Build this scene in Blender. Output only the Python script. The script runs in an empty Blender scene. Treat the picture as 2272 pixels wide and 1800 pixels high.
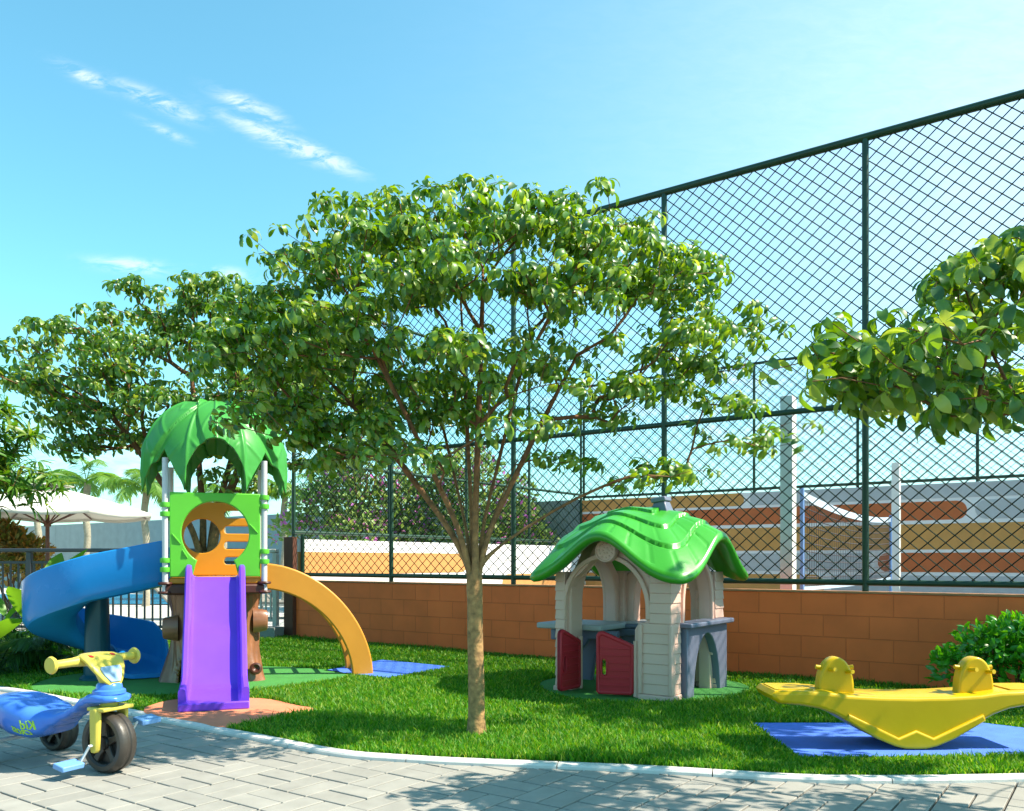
import bpy, math, random
import numpy as np
from mathutils import Vector, Matrix, Euler, Quaternion

random.seed(7)
RNG = np.random.default_rng(7)
SC = bpy.context.scene
COL = SC.collection
R = math.radians
PI = math.pi

# ------------------------------------------------------------------ camera
EYE = 1.1
cam_d = bpy.data.cameras.new('camera')
cam = bpy.data.objects.new('camera', cam_d)
COL.objects.link(cam)
cam.location = (0, 0, EYE)
cam.rotation_euler = (R(90), 0, 0)
cam_d.sensor_width = 36
cam_d.lens = 36 * 1800 / 2156
cam_d.shift_y = 326 / 2156
cam_d.clip_start = 0.05
cam_d.clip_end = 2000
SC.camera = cam

# ------------------------------------------------------------------ light
SUN_EL, SUN_AZ = R(49), R(-7)          # azimuth from +X towards +Y
SDIR = Vector((math.cos(SUN_EL) * math.cos(SUN_AZ), math.cos(SUN_EL) * math.sin(SUN_AZ), math.sin(SUN_EL)))
sun_d = bpy.data.lights.new('sun', 'SUN')
sun_d.energy = 5.0
sun_d.angle = R(0.5)
sun_d.color = (1.0, 0.91, 0.74)
sun = bpy.data.objects.new('sun', sun_d)
COL.objects.link(sun)
sun.rotation_euler = SDIR.to_track_quat('Z', 'Y').to_euler()
sun.location = (20, -5, 25)

W = bpy.data.worlds.new('World')
SC.world = W
W.use_nodes = True
wn, wl = W.node_tree.nodes, W.node_tree.links
wn.clear()
w_out = wn.new('ShaderNodeOutputWorld')
w_bg = wn.new('ShaderNodeBackground')
w_sky = wn.new('ShaderNodeTexSky')
w_sky.sky_type = 'NISHITA'
w_sky.sun_disc = False
w_sky.sun_elevation = SUN_EL
w_sky.sun_rotation = PI / 2 - SUN_AZ
w_sky.air_density = 1.0
w_sky.dust_density = 0.8
w_sky.ozone_density = 1.6
w_bg.inputs['Strength'].default_value = 0.10


def wmath(op, a, b=None, c=None):
    n = wn.new('ShaderNodeMath')
    n.operation = op
    for i, v in enumerate((a, b, c)):
        if v is None:
            continue
        if isinstance(v, (int, float)):
            n.inputs[i].default_value = v
        else:
            wl.new(v, n.inputs[i])
    return n.outputs[0]


w_hs = wn.new('ShaderNodeHueSaturation')
w_hs.inputs['Hue'].default_value = 0.492
w_hs.inputs['Saturation'].default_value = 1.0
w_hs.inputs['Value'].default_value = 1.3
w_tint = wn.new('ShaderNodeMixRGB')
w_tint.blend_type = 'MULTIPLY'
w_tint.inputs[0].default_value = 1.0
w_tint.inputs[2].default_value = (0.66, 1.15, 1.07, 1)
wl.new(w_sky.outputs[0], w_tint.inputs[1])
wl.new(w_tint.outputs[0], w_hs.inputs['Color'])
w_tc = wn.new('ShaderNodeTexCoord')
w_sep = wn.new('ShaderNodeSeparateXYZ')
wl.new(w_tc.outputs['Generated'], w_sep.inputs[0])
gx, gy, gz = w_sep.outputs
gyc = wmath('MAXIMUM', gy, 0.05)
cu = wmath('DIVIDE', gx, gyc)
cv = wmath('DIVIDE', gz, gyc)
w_comb = wn.new('ShaderNodeCombineXYZ')
wl.new(cu, w_comb.inputs[0])
wl.new(cv, w_comb.inputs[1])
w_map = wn.new('ShaderNodeMapping')
w_map.inputs['Rotation'].default_value = (0, 0, R(24))
w_map.inputs['Scale'].default_value = (9, 26, 1)
wl.new(w_comb.outputs[0], w_map.inputs['Vector'])
w_noi = wn.new('ShaderNodeTexNoise')
w_noi.inputs['Scale'].default_value = 2.6
w_noi.inputs['Detail'].default_value = 7
w_noi.inputs['Roughness'].default_value = 0.68
w_noi.inputs['Distortion'].default_value = 0.5
wl.new(w_map.outputs[0], w_noi.inputs['Vector'])
mask = None
for (px, py, hl, hw, st) in ((179, 160, 55, 13, .8), (333, 214, 80, 15, .95), (527, 226, 68, 16, .95), (600, 300, 130, 17, .9),
                             (660, 322, 90, 16, 1.0), (345, 275, 50, 9, .5), (275, 560, 75, 14, .8), (470, 576, 60, 12, .7), (1500, 640, 160, 22, .25), (1650, 860, 620, 190, .5), (400, 1000, 700, 130, .4)):
    u0, v0 = (px - 1078) / 1800, (1180 - py) / 1800
    a = R(-24 if py < 400 else -6)
    du = wmath('SUBTRACT', cu, u0)
    dv = wmath('SUBTRACT', cv, v0)
    la = wmath('ADD', wmath('MULTIPLY', du, math.cos(a) * 1800 / hl), wmath('MULTIPLY', dv, math.sin(a) * 1800 / hl))
    lb = wmath('ADD', wmath('MULTIPLY', du, -math.sin(a) * 1800 / hw), wmath('MULTIPLY', dv, math.cos(a) * 1800 / hw))
    d2 = wmath('ADD', wmath('MULTIPLY', la, la), wmath('MULTIPLY', lb, lb))
    m = wmath('MULTIPLY', wmath('POWER', 2.718, wmath('MULTIPLY', d2, -1.0)), st)
    mask = m if mask is None else wmath('MAXIMUM', mask, m)
front = wmath('GREATER_THAN', gy, 0.05)
dens = wmath('MULTIPLY', wmath('MULTIPLY', mask, front), wmath('MULTIPLY', wmath('MAXIMUM', wmath('SUBTRACT', w_noi.outputs[0], 0.40), 0.0), 3.6))
dens = wmath('MINIMUM', dens, 0.5)
# a thin bright veil of sun haze and flare painted into the sky towards the right
vu = wmath('MULTIPLY', wmath('SUBTRACT', cu, (2330 - 1078) / 1800), 1800 / 900)
vv = wmath('MULTIPLY', wmath('SUBTRACT', cv, (1180 - 330) / 1800), 1800 / 800)
veil = wmath('POWER', 2.718, wmath('MULTIPLY', wmath('ADD', wmath('MULTIPLY', vu, vu), wmath('MULTIPLY', vv, vv)), -1.0))
veil = wmath('MULTIPLY', wmath('MULTIPLY', veil, front), wmath('MULTIPLY_ADD', w_noi.outputs[0], 0.3, 0.26))
dens = wmath('MAXIMUM', dens, veil)
w_mix = wn.new('ShaderNodeMixRGB')
w_mix.inputs[2].default_value = (6.6, 6.8, 7.6, 1)
wl.new(dens, w_mix.inputs[0])
wl.new(w_hs.outputs[0], w_mix.inputs[1])
wl.new(w_mix.outputs[0], w_bg.inputs['Color'])
wl.new(w_bg.outputs[0], w_out.inputs['Surface'])

SC.view_settings.view_transform = 'Standard'
SC.view_settings.look = 'None'
SC.view_settings.exposure = 1.12
SC.view_settings.gamma = 1
SC.cycles.use_denoising = True
SC.cycles.max_bounces = 8
SC.cycles.transparent_max_bounces = 8

# ------------------------------------------------------------------ helpers
UX, UY = -0.812, 0.584                 # direction of the long walls (receding to the left)
VX, VY = 0.584, 0.812                  # across the court


def gp(px, py, z=0.0):
    """point of the photograph (2156 wide) dropped on a horizontal plane"""
    Y = (EYE - z) * 1800 / (py - 1180)
    return ((px - 1078) / 1800 * Y, Y)


def tag(o, label=None, cat=None, group=None, kind=None):
    if label: o['label'] = label
    if cat: o['category'] = cat
    if group: o['group'] = group
    if kind: o['kind'] = kind
    return o


def thing(name, label, cat, loc=(0, 0, 0), rotz=0.0, group=None):
    o = bpy.data.objects.new(name, None)
    COL.objects.link(o)
    o.empty_display_size = 0.1
    o.location = loc
    o.rotation_euler = (0, 0, rotz)
    return tag(o, label, cat, group)


def copy_tree(o, parent=None):
    c = o.copy()
    COL.objects.link(c)
    if parent is not None:
        c.parent = parent
    for ch in list(o.children):
        copy_tree(ch, c)
    return c


def link_mesh(me, name, m, parent=None, angle=40, bevel=0.0, seg=2, smooth=True):
    o = bpy.data.objects.new(name, me)
    COL.objects.link(o)
    if m is not None:
        me.materials.append(m)
    if smooth:
        me.polygons.foreach_set('use_smooth', np.ones(len(me.polygons), dtype=bool))
        me.set_sharp_from_angle(angle=R(angle))
    if parent is not None:
        o.parent = parent
    if bevel:
        b = o.modifiers.new('bevel', 'BEVEL')
        b.width = bevel
        b.segments = seg
        b.limit_method = 'ANGLE'
        b.angle_limit = R(35)
    return o


def np_mesh(name, V, F):
    me = bpy.data.meshes.new(name)
    V = np.asarray(V, dtype=np.float32)
    F = np.asarray(F, dtype=np.int32)
    n, k = F.shape
    me.vertices.add(len(V))
    me.vertices.foreach_set('co', V.ravel())
    me.loops.add(n * k)
    me.loops.foreach_set('vertex_index', F.ravel())
    me.polygons.add(n)
    me.polygons.foreach_set('loop_start', np.arange(0, n * k, k, dtype=np.int32))
    me.update(calc_edges=True)
    return me


class MB:
    def __init__(self):
        self.v, self.f = [], []

    def add(self, verts, faces, M=None):
        b = len(self.v)
        for p in verts:
            p = Vector(p)
            self.v.append(tuple(M @ p) if M is not None else tuple(p))
        for f in faces:
            self.f.append([i + b for i in f])
        return self

    def box(self, x0, x1, y0, y1, z0, z1, M=None):
        vs = [(x0, y0, z0), (x1, y0, z0), (x1, y1, z0), (x0, y1, z0), (x0, y0, z1), (x1, y0, z1), (x1, y1, z1), (x0, y1, z1)]
        fs = [(0, 3, 2, 1), (4, 5, 6, 7), (0, 1, 5, 4), (1, 2, 6, 5), (2, 3, 7, 6), (3, 0, 4, 7)]
        return self.add(vs, fs, M)

    def frustum(self, x0, x1, y0, y1, z0, z1, g, M=None):
        """box whose bottom is grown by g on every side"""
        vs = [(x0 - g, y0 - g, z0), (x1 + g, y0 - g, z0), (x1 + g, y1 + g, z0), (x0 - g, y1 + g, z0), (x0, y0, z1), (x1, y0, z1), (x1, y1, z1), (x0, y1, z1)]
        fs = [(0, 3, 2, 1), (4, 5, 6, 7), (0, 1, 5, 4), (1, 2, 6, 5), (2, 3, 7, 6), (3, 0, 4, 7)]
        return self.add(vs, fs, M)

    def tube(self, pts, r, n=8, caps=True, M=None, closed=False):
        pts = [Vector(p) for p in pts]
        m = len(pts)
        rr = r if isinstance(r, (list, tuple)) else [r] * m
        ref = None
        vs, fs = [], []
        for i, p in enumerate(pts):
            t = (pts[min(i + 1, m - 1)] - pts[max(i - 1, 0)])
            if t.length < 1e-9:
                t = Vector((0, 0, 1))
            t.normalize()
            if ref is None:
                ref = Vector((0, 0, 1)) if abs(t.z) < 0.9 else Vector((1, 0, 0))
            a = (ref - t * ref.dot(t))
            if a.length < 1e-6:
                a = t.orthogonal()
            a.normalize()
            ref = a
            b = t.cross(a)
            for k in range(n):
                an = 2 * PI * k / n
                vs.append(p + (a * math.cos(an) + b * math.sin(an)) * rr[i])
        for i in range(m - 1):
            for k in range(n):
                k2 = (k + 1) % n
                fs.append((i * n + k, i * n + k2, (i + 1) * n + k2, (i + 1) * n + k))
        if caps:
            fs.append(tuple(range(n - 1, -1, -1)))
            fs.append(tuple((m - 1) * n + k for k in range(n)))
        return self.add(vs, fs, M)

    def lathe(self, prof, n=32, M=None, close=False):
        """prof: (radius, height) pairs round the local Z axis"""
        vs, fs = [], []
        m = len(prof)
        for (r, z) in prof:
            for k in range(n):
                a = 2 * PI * k / n
                vs.append((r * math.cos(a), r * math.sin(a), z))
        rng = m if close else m - 1
        for i in range(rng):
            j = (i + 1) % m
            for k in range(n):
                k2 = (k + 1) % n
                fs.append((i * n + k, i * n + k2, j * n + k2, j * n + k))
        if not close:
            if prof[0][0] > 1e-5: fs.append(tuple(range(n - 1, -1, -1)))
            if prof[-1][0] > 1e-5: fs.append(tuple((m - 1) * n + k for k in range(n)))
        return self.add(vs, fs, M)

    def loft(self, rings, caps=True, closed=True, M=None):
        n = len(rings[0])
        vs = [p for r in rings for p in r]
        fs = []
        for i in range(len(rings) - 1):
            for k in range(n if closed else n - 1):
                k2 = (k + 1) % n
                fs.append((i * n + k, i * n + k2, (i + 1) * n + k2, (i + 1) * n + k))
        if caps and closed:
            fs.append(tuple(range(n - 1, -1, -1)))
            fs.append(tuple((len(rings) - 1) * n + k for k in range(n)))
        return self.add(vs, fs, M)

    def panel(self, outlines, thick, bevel=0.0, M=None, res=2):
        """flat sheet in XY with holes, centred on z=0"""
        cu_ = bpy.data.curves.new('outline', 'CURVE')
        cu_.dimensions = '2D'
        cu_.fill_mode = 'BOTH'
        for ol in outlines:
            sp = cu_.splines.new('POLY')
            sp.points.add(len(ol) - 1)
            for p, q in zip(sp.points, ol):
                p.co = (q[0], q[1], 0, 1)
            sp.use_cyclic_u = True
        cu_.extrude = max(thick / 2 - bevel, 0.0001)
        cu_.bevel_depth = bevel
        cu_.offset = -bevel
        cu_.bevel_resolution = res
        return self.add_curve(cu_, M)

    def add_curve(self, cu_, M=None, fn=None):
        ob = bpy.data.objects.new('outline', cu_)
        COL.objects.link(ob)
        dg = bpy.context.evaluated_depsgraph_get()
        me = bpy.data.meshes.new_from_object(ob.evaluated_get(dg))
        vs = [v.co.copy() for v in me.vertices]
        if fn: vs = [fn(p) for p in vs]
        self.add(vs, [tuple(p.vertices) for p in me.polygons], M)
        bpy.data.objects.remove(ob)
        bpy.data.curves.remove(cu_)
        bpy.data.meshes.remove(me)
        return self

    def build(self, name, m, parent=None, angle=40, bevel=0.0, seg=2, smooth=True, weld=False):
        me = bpy.data.meshes.new(name)
        me.from_pydata(self.v, [], self.f)
        if weld:
            import bmesh
            bm = bmesh.new()
            bm.from_mesh(me)
            bmesh.ops.remove_doubles(bm, verts=bm.verts, dist=0.0004)
            bmesh.ops.recalc_face_normals(bm, faces=bm.faces)
            bm.to_mesh(me)
            bm.free()
        me.update()
        return link_mesh(me, name, m, parent, angle, bevel, seg, smooth)


def XZ(y=0.0):
    """sheet drawn in XY becomes upright in XZ, its thickness along Y"""
    return Matrix(((1, 0, 0, 0), (0, 0, -1, y), (0, 1, 0, 0), (0, 0, 0, 1)))


def YZ(x=0.0):
    return Matrix(((0, 0, 1, x), (1, 0, 0, 0), (0, 1, 0, 0), (0, 0, 0, 1)))


def arc(cx, cy, rx, ry, a0, a1, n):
    return [(cx + rx * math.cos(R(a0 + (a1 - a0) * i / n)), cy + ry * math.sin(R(a0 + (a1 - a0) * i / n))) for i in range(n + 1)]


# ------------------------------------------------------------------ materials
def new_mat(name):
    m = bpy.data.materials.new(name)
    m.use_nodes = True
    nt = m.node_tree
    return m, nt, nt.nodes['Principled BSDF']


def mat(name, col, rough=0.5, var=0.08, scale=6.0, bump=0.0, bscale=80.0, metal=0.0, spec=0.5, coat=0.0, island=0.0, rvar=0.08, sub=0.0):
    col = tuple(c * 0.74 for c in col)
    m, nt, p = new_mat(name)
    N, L = nt.nodes, nt.links
    tc = N.new('ShaderNodeTexCoord')
    no = N.new('ShaderNodeTexNoise')
    no.inputs['Scale'].default_value = scale
    no.inputs['Detail'].default_value = 5
    no.inputs['Roughness'].default_value = 0.6
    L.new(tc.outputs['Object'], no.inputs['Vector'])
    rp = N.new('ShaderNodeValToRGB')
    rp.color_ramp.elements[0].position = 0.3
    rp.color_ramp.elements[1].position = 0.7
    rp.color_ramp.elements[0].color = tuple(c * (1 - var) for c in col) + (1,)
    rp.color_ramp.elements[1].color = tuple(min(1, c * (1 + var)) for c in col) + (1,)
    L.new(no.outputs['Fac'], rp.inputs['Fac'])
    out = rp.outputs['Color']
    if island:
        ge = N.new('ShaderNodeNewGeometry')
        mr = N.new('ShaderNodeMapRange')
        mr.inputs['To Min'].default_value = 1 - island
        mr.inputs['To Max'].default_value = 1 + island
        L.new(ge.outputs['Random Per Island'], mr.inputs['Value'])
        hs = N.new('ShaderNodeHueSaturation')
        L.new(mr.outputs[0], hs.inputs['Value'])
        L.new(out, hs.inputs['Color'])
        out = hs.outputs['Color']
    L.new(out, p.inputs['Base Color'])
    mr2 = N.new('ShaderNodeMapRange')
    mr2.inputs['To Min'].default_value = max(0.02, rough - rvar)
    mr2.inputs['To Max'].default_value = min(1, rough + rvar)
    L.new(no.outputs['Fac'], mr2.inputs['Value'])
    L.new(mr2.outputs[0], p.inputs['Roughness'])
    p.inputs['Metallic'].default_value = metal
    p.inputs['Specular IOR Level'].default_value = spec
    p.inputs['Coat Weight'].default_value = coat
    p.inputs['Coat Roughness'].default_value = 0.12
    if sub:
        p.inputs['Subsurface Weight'].default_value = sub
        p.inputs['Subsurface Radius'].default_value = (0.02, 0.02, 0.02)
    if bump:
        n2 = N.new('ShaderNodeTexNoise')
        n2.inputs['Scale'].default_value = bscale
        n2.inputs['Detail'].default_value = 4
        L.new(tc.outputs['Object'], n2.inputs['Vector'])
        b = N.new('ShaderNodeBump')
        b.inputs['Strength'].default_value = bump
        b.inputs['Distance'].default_value = 0.01
        L.new(n2.outputs['Fac'], b.inputs['Height'])
        L.new(b.outputs[0], p.inputs['Normal'])
    return m


def leaf_mat(name, cols, rough=0.4, trans=0.35, tcol=None, spec=0.5):
    """leaf colour varies from leaf to leaf; part of the light passes through"""
    m, nt, p = new_mat(name)
    N, L = nt.nodes, nt.links
    ge = N.new('ShaderNodeNewGeometry')
    rp = N.new('ShaderNodeValToRGB')
    els = rp.color_ramp.elements
    while len(els) < len(cols):
        els.new(0.5)
    for i, c in enumerate(cols):
        els[i].position = i / (len(cols) - 1)
        els[i].color = tuple(c) + (1,)
    L.new(ge.outputs['Random Per Island'], rp.inputs['Fac'])
    L.new(rp.outputs['Color'], p.inputs['Base Color'])
    p.inputs['Roughness'].default_value = rough
    p.inputs['Specular IOR Level'].default_value = spec
    tr = N.new('ShaderNodeBsdfTranslucent')
    if tcol is None:
        hs = N.new('ShaderNodeHueSaturation')
        hs.inputs['Hue'].default_value = 0.475
        hs.inputs['Saturation'].default_value = 1.1
        hs.inputs['Value'].default_value = 2.2
        L.new(rp.outputs['Color'], hs.inputs['Color'])
        L.new(hs.outputs[0], tr.inputs['Color'])
    else:
        tr.inputs['Color'].default_value = tuple(tcol) + (1,)
    mx = N.new('ShaderNodeMixShader')
    mx.inputs[0].default_value = trans
    L.new(p.outputs[0], mx.inputs[1])
    L.new(tr.outputs[0], mx.inputs[2])
    L.new(mx.outputs[0], N['Material Output'].inputs['Surface'])
    return m


def block_mat(name, col, jcol, bw, bh, js=0.006, rough=0.75, var=0.12):
    m, nt, p = new_mat(name)
    N, L = nt.nodes, nt.links
    tc = N.new('ShaderNodeTexCoord')
    se = N.new('ShaderNodeSeparateXYZ')
    L.new(tc.outputs['Object'], se.inputs[0])
    co = N.new('ShaderNodeCombineXYZ')
    L.new(se.outputs[0], co.inputs[0])
    L.new(se.outputs[2], co.inputs[1])
    br = N.new('ShaderNodeTexBrick')
    br.offset = 0.5
    br.inputs['Scale'].default_value = 1.0
    br.inputs['Brick Width'].default_value = bw
    br.inputs['Row Height'].default_value = bh
    br.inputs['Mortar Size'].default_value = js
    br.inputs['Mortar Smooth'].default_value = 0.3
    br.inputs['Color1'].default_value = tuple(c * (1 - var) for c in col) + (1,)
    br.inputs['Color2'].default_value = tuple(c * (1 + var) for c in col) + (1,)
    br.inputs['Mortar'].default_value = tuple(jcol) + (1,)
    L.new(co.outputs[0], br.inputs['Vector'])
    no = N.new('ShaderNodeTexNoise')
    no.inputs['Scale'].default_value = 3.0
    no.inputs['Detail'].default_value = 8
    L.new(tc.outputs['Object'], no.inputs['Vector'])
    mr = N.new('ShaderNodeMapRange')
    mr.inputs['To Min'].default_value = 0.75
    mr.inputs['To Max'].default_value = 1.2
    L.new(no.outputs['Fac'], mr.inputs['Value'])
    hs = N.new('ShaderNodeHueSaturation')
    L.new(br.outputs['Color'], hs.inputs['Color'])
    L.new(mr.outputs[0], hs.inputs['Value'])
    L.new(hs.outputs[0], p.inputs['Base Color'])
    p.inputs['Roughness'].default_value = rough
    n2 = N.new('ShaderNodeTexNoise')
    n2.inputs['Scale'].default_value = 140
    n2.inputs['Detail'].default_value = 3
    L.new(tc.outputs['Object'], n2.inputs['Vector'])
    ad = N.new('ShaderNodeMath')
    ad.operation = 'MULTIPLY_ADD'
    L.new(br.outputs['Fac'], ad.inputs[0])
    ad.inputs[1].default_value = -1.0
    ml = N.new('ShaderNodeMath')
    ml.operation = 'MULTIPLY'
    L.new(n2.outputs['Fac'], ml.inputs[0])
    ml.inputs[1].default_value = 0.25
    L.new(ml.outputs[0], ad.inputs[2])
    b = N.new('ShaderNodeBump')
    b.inputs['Strength'].default_value = 0.7
    b.inputs['Distance'].default_value = 0.006
    L.new(ad.outputs[0], b.inputs['Height'])
    L.new(b.outputs[0], p.inputs['Normal'])
    return m


M_ = {}
M_['soil'] = mat('soil', (0.035, 0.045, 0.012), 0.95, 0.35, 8, 0.5, 60)
M_['earth'] = mat('earth', (0.16, 0.14, 0.10), 0.9, 0.2, 2)
M_['grass'] = leaf_mat('grass_blades', [(.018, .13, .005), (.032, .18, .006), (.06, .235, .009), (.115, .29, .016), (.28, .37, .06)], 0.5, 0.35, spec=0.3)
M_['paver'] = mat('concrete_paver', (0.37, 0.35, 0.315), 0.8, 0.10, 7, 0.25, 160, island=0.07)
M_['bed'] = mat('joint_sand', (0.05, 0.047, 0.042), 0.95, 0.2, 30)
M_['kerb'] = mat('kerb_concrete', (0.82, 0.78, 0.74), 0.8, 0.08, 12, 0.2, 120)
M_['terracotta'] = block_mat('terracotta_block', (0.98, 0.17, 0.038), (0.78, 0.13, 0.027), 0.4, 0.2, 0.005, var=0.05)
M_['coping'] = mat('wall_coping', (0.55, 0.24, 0.10), 0.8, 0.1, 6, 0.2, 90)
M_['white_wall'] = mat('white_painted_wall', (1.0, 0.97, 0.99), 0.8, 0.04, 3, 0.1, 60)
M_['grey_band'] = mat('grey_wall_paint', (0.60, 0.61, 0.64), 0.85, 0.08, 5, 0.25, 60)
M_['brick_paint'] = mat('brick_red_wall_paint', (0.66, 0.175, 0.055), 0.85, 0.1, 5, 0.25, 60)
M_['ochre_paint'] = mat('ochre_wall_paint', (0.74, 0.37, 0.11), 0.85, 0.1, 5, 0.25, 60)
M_['orange_paint'] = mat('orange_wall_paint', (0.72, 0.33, 0.10), 0.85, 0.08, 5, 0.2, 60)
M_['grey_wall'] = block_mat('grey_perimeter_wall', (0.27, 0.31, 0.31), (0.2, 0.23, 0.23), 2.4, 2.6, 0.01, 0.85, 0.05)
M_['brown_wall'] = mat('brown_pillar', (0.16, 0.05, 0.025), 0.8, 0.1, 5, 0.2)
M_['fence'] = mat('green_fence_paint', (0.009, 0.048, 0.020), 0.42, 0.2, 10, 0.05, 40)
M_['wire'] = mat('green_coated_wire', (0.006, 0.026, 0.014), 0.7, 0.1, 10, spec=0.15)
M_['white_post'] = mat('white_post_paint', (1.0, 0.98, 0.95), 0.5, 0.05, 4)
M_['blue_pole'] = mat('blue_pole_paint', (0.22, 0.38, 0.75), 0.4, 0.05, 4)
M_['band'] = mat('net_band_cloth', (0.52, 0.62, 0.76), 0.8, 0.05, 20)
M_['cord'] = mat('net_cord', (0.06, 0.05, 0.06), 0.8, 0.1, 20)
M_['court'] = mat('court_floor', (0.30, 0.26, 0.20), 0.9, 0.1, 2)
M_['deck'] = mat('pool_deck_stone', (0.66, 0.63, 0.58), 0.8, 0.06, 3, 0.1)
M_['water'] = mat('pool_water', (0.02, 0.32, 0.62), 0.12, 0.2, 3, 0.15, 6)
M_['rail_dark'] = mat('charcoal_aluminium', (0.045, 0.048, 0.06), 0.35, 0.1, 6, spec=0.6)
M_['rail_light'] = mat('pale_aluminium', (0.62, 0.58, 0.52), 0.4, 0.06, 6)
M_['grey_kerb'] = mat('grey_plinth', (0.30, 0.32, 0.31), 0.85, 0.1, 8, 0.2)
M_['canvas'] = mat('cream_canvas', (0.84, 0.80, 0.72), 0.85, 0.04, 4)
M_['wood'] = mat('brown_wood', (0.13, 0.045, 0.025), 0.5, 0.25, 9)
M_['sling'] = mat('taupe_sling', (0.30, 0.27, 0.23), 0.8, 0.1, 40)
# play plastics
def plastic(name, col, rough=0.33, **k):
    k.setdefault('spec', 0.32)
    return mat(name, col, rough, k.pop('var', 0.06), 3.0, 0.05, 35, coat=0.08, rvar=0.07, **k)
M_['p_green'] = plastic('green_plastic', (0.14, 0.62, 0.045))
M_['p_leaf'] = plastic('leaf_green_plastic', (0.065, 0.36, 0.055), 0.36)
M_['p_roof'] = plastic('bright_green_plastic', (0.06, 0.42, 0.03), 0.30, spec=0.5)
M_['p_dgreen'] = plastic('clamp_green_plastic', (0.05, 0.36, 0.05))
M_['p_blue'] = plastic('blue_plastic', (0.015, 0.27, 0.74), 0.25)
M_['p_teal'] = plastic('teal_plastic', (0.01, 0.09, 0.14), 0.35)
M_['p_purple'] = plastic('purple_plastic', (0.22, 0.07, 0.86), 0.30)
M_['p_orange'] = plastic('orange_plastic', (0.80, 0.34, 0.04), 0.4)
M_['p_amber'] = plastic('amber_plastic', (0.78, 0.32, 0.02), 0.4)
M_['p_brown'] = mat('trunk_brown_plastic', (0.33, 0.135, 0.065), 0.36, 0.25, 7, 0.25, 18, coat=0.2)
M_['p_dbrown'] = plastic('dark_brown_plastic', (0.10, 0.03, 0.02), 0.4)
M_['alu'] = mat('white_tube', (0.78, 0.77, 0.80), 0.3, 0.04, 5)
M_['p_cream'] = plastic('cream_plastic', (0.96, 0.60, 0.49), 0.5)
M_['p_red'] = plastic('crimson_plastic', (0.62, 0.022, 0.04), 0.42)
M_['p_navy'] = plastic('slate_blue_plastic', (0.21, 0.23, 0.33), 0.45)
M_['p_grey'] = plastic('light_grey_plastic', (0.52, 0.52, 0.52), 0.45)
M_['p_yellow'] = plastic('yellow_plastic', (0.78, 0.49, 0.002), 0.36, spec=0.3)
M_['t_blue'] = plastic('trike_blue_plastic', (0.075, 0.25, 0.90), 0.28)
M_['t_yellow'] = plastic('trike_yellow_plastic', (0.78, 0.62, 0.10), 0.35)
M_['t_lblue'] = plastic('pale_blue_plastic', (0.20, 0.42, 0.85), 0.4)
M_['t_tyre'] = mat('dark_brown_tyre', (0.055, 0.045, 0.038), 0.42, 0.12, 12, 0.1, 60)
M_['t_hub'] = mat('black_hub', (0.015, 0.014, 0.014), 0.4, 0.1, 12)
M_['t_white'] = mat('white_steel', (0.8, 0.8, 0.82), 0.3, 0.03, 5)
M_['t_lens'] = mat('pale_blue_sticker', (0.42, 0.60, 0.85), 0.2, 0.18, 14)
M_['t_text'] = mat('lime_lettering', (0.48, 0.80, 0.04), 0.5, 0.04, 5)
M_['t_red'] = mat('red_sticker', (0.65, 0.03, 0.03), 0.4, 0.05, 5)
# mats
M_['m_green'] = mat('green_rubber', (0.06, 0.30, 0.05), 0.85, 0.12, 6, 0.4, 220)
M_['m_orange'] = mat('coral_rubber', (0.95, 0.29, 0.14), 0.85, 0.12, 6, 0.4, 220)
M_['m_blue'] = mat('blue_rubber', (0.09, 0.24, 0.98), 0.75, 0.14, 6, 0.4, 220)
# plants
M_['bark'] = mat('mottled_bark', (0.42, 0.235, 0.09), 0.85, 0.5, 22, 0.6, 45)
M_['twig'] = mat('red_brown_branch', (0.20, 0.095, 0.042), 0.8, 0.35, 12, 0.3, 60)
def bark_by_height(m, lo, hi, z0, z1):
    """old pale bark on the trunk turning to younger red-brown bark further up"""
    nt = m.node_tree
    N, L = nt.nodes, nt.links
    p = N['Principled BSDF']
    src = p.inputs['Base Color'].links[0].from_socket
    tc = N.new('ShaderNodeTexCoord')
    se = N.new('ShaderNodeSeparateXYZ')
    L.new(tc.outputs['Object'], se.inputs[0])
    no = N.new('ShaderNodeTexNoise')
    no.inputs['Scale'].default_value = 6
    L.new(tc.outputs['Object'], no.inputs['Vector'])
    ad = N.new('ShaderNodeMath')
    ad.operation = 'MULTIPLY_ADD'
    L.new(no.outputs['Fac'], ad.inputs[0])
    ad.inputs[1].default_value = 0.5
    L.new(se.outputs[2], ad.inputs[2])
    mr = N.new('ShaderNodeMapRange')
    mr.inputs['From Min'].default_value = z0 + .25
    mr.inputs['From Max'].default_value = z1 + .25
    L.new(ad.outputs[0], mr.inputs['Value'])
    mx = N.new('ShaderNodeMixRGB')
    mx.blend_type = 'MULTIPLY'
    mx.inputs[2].default_value = hi
    L.new(mr.outputs[0], mx.inputs[0])
    L.new(src, mx.inputs[1])
    L.new(mx.outputs[0], p.inputs['Base Color'])


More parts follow.
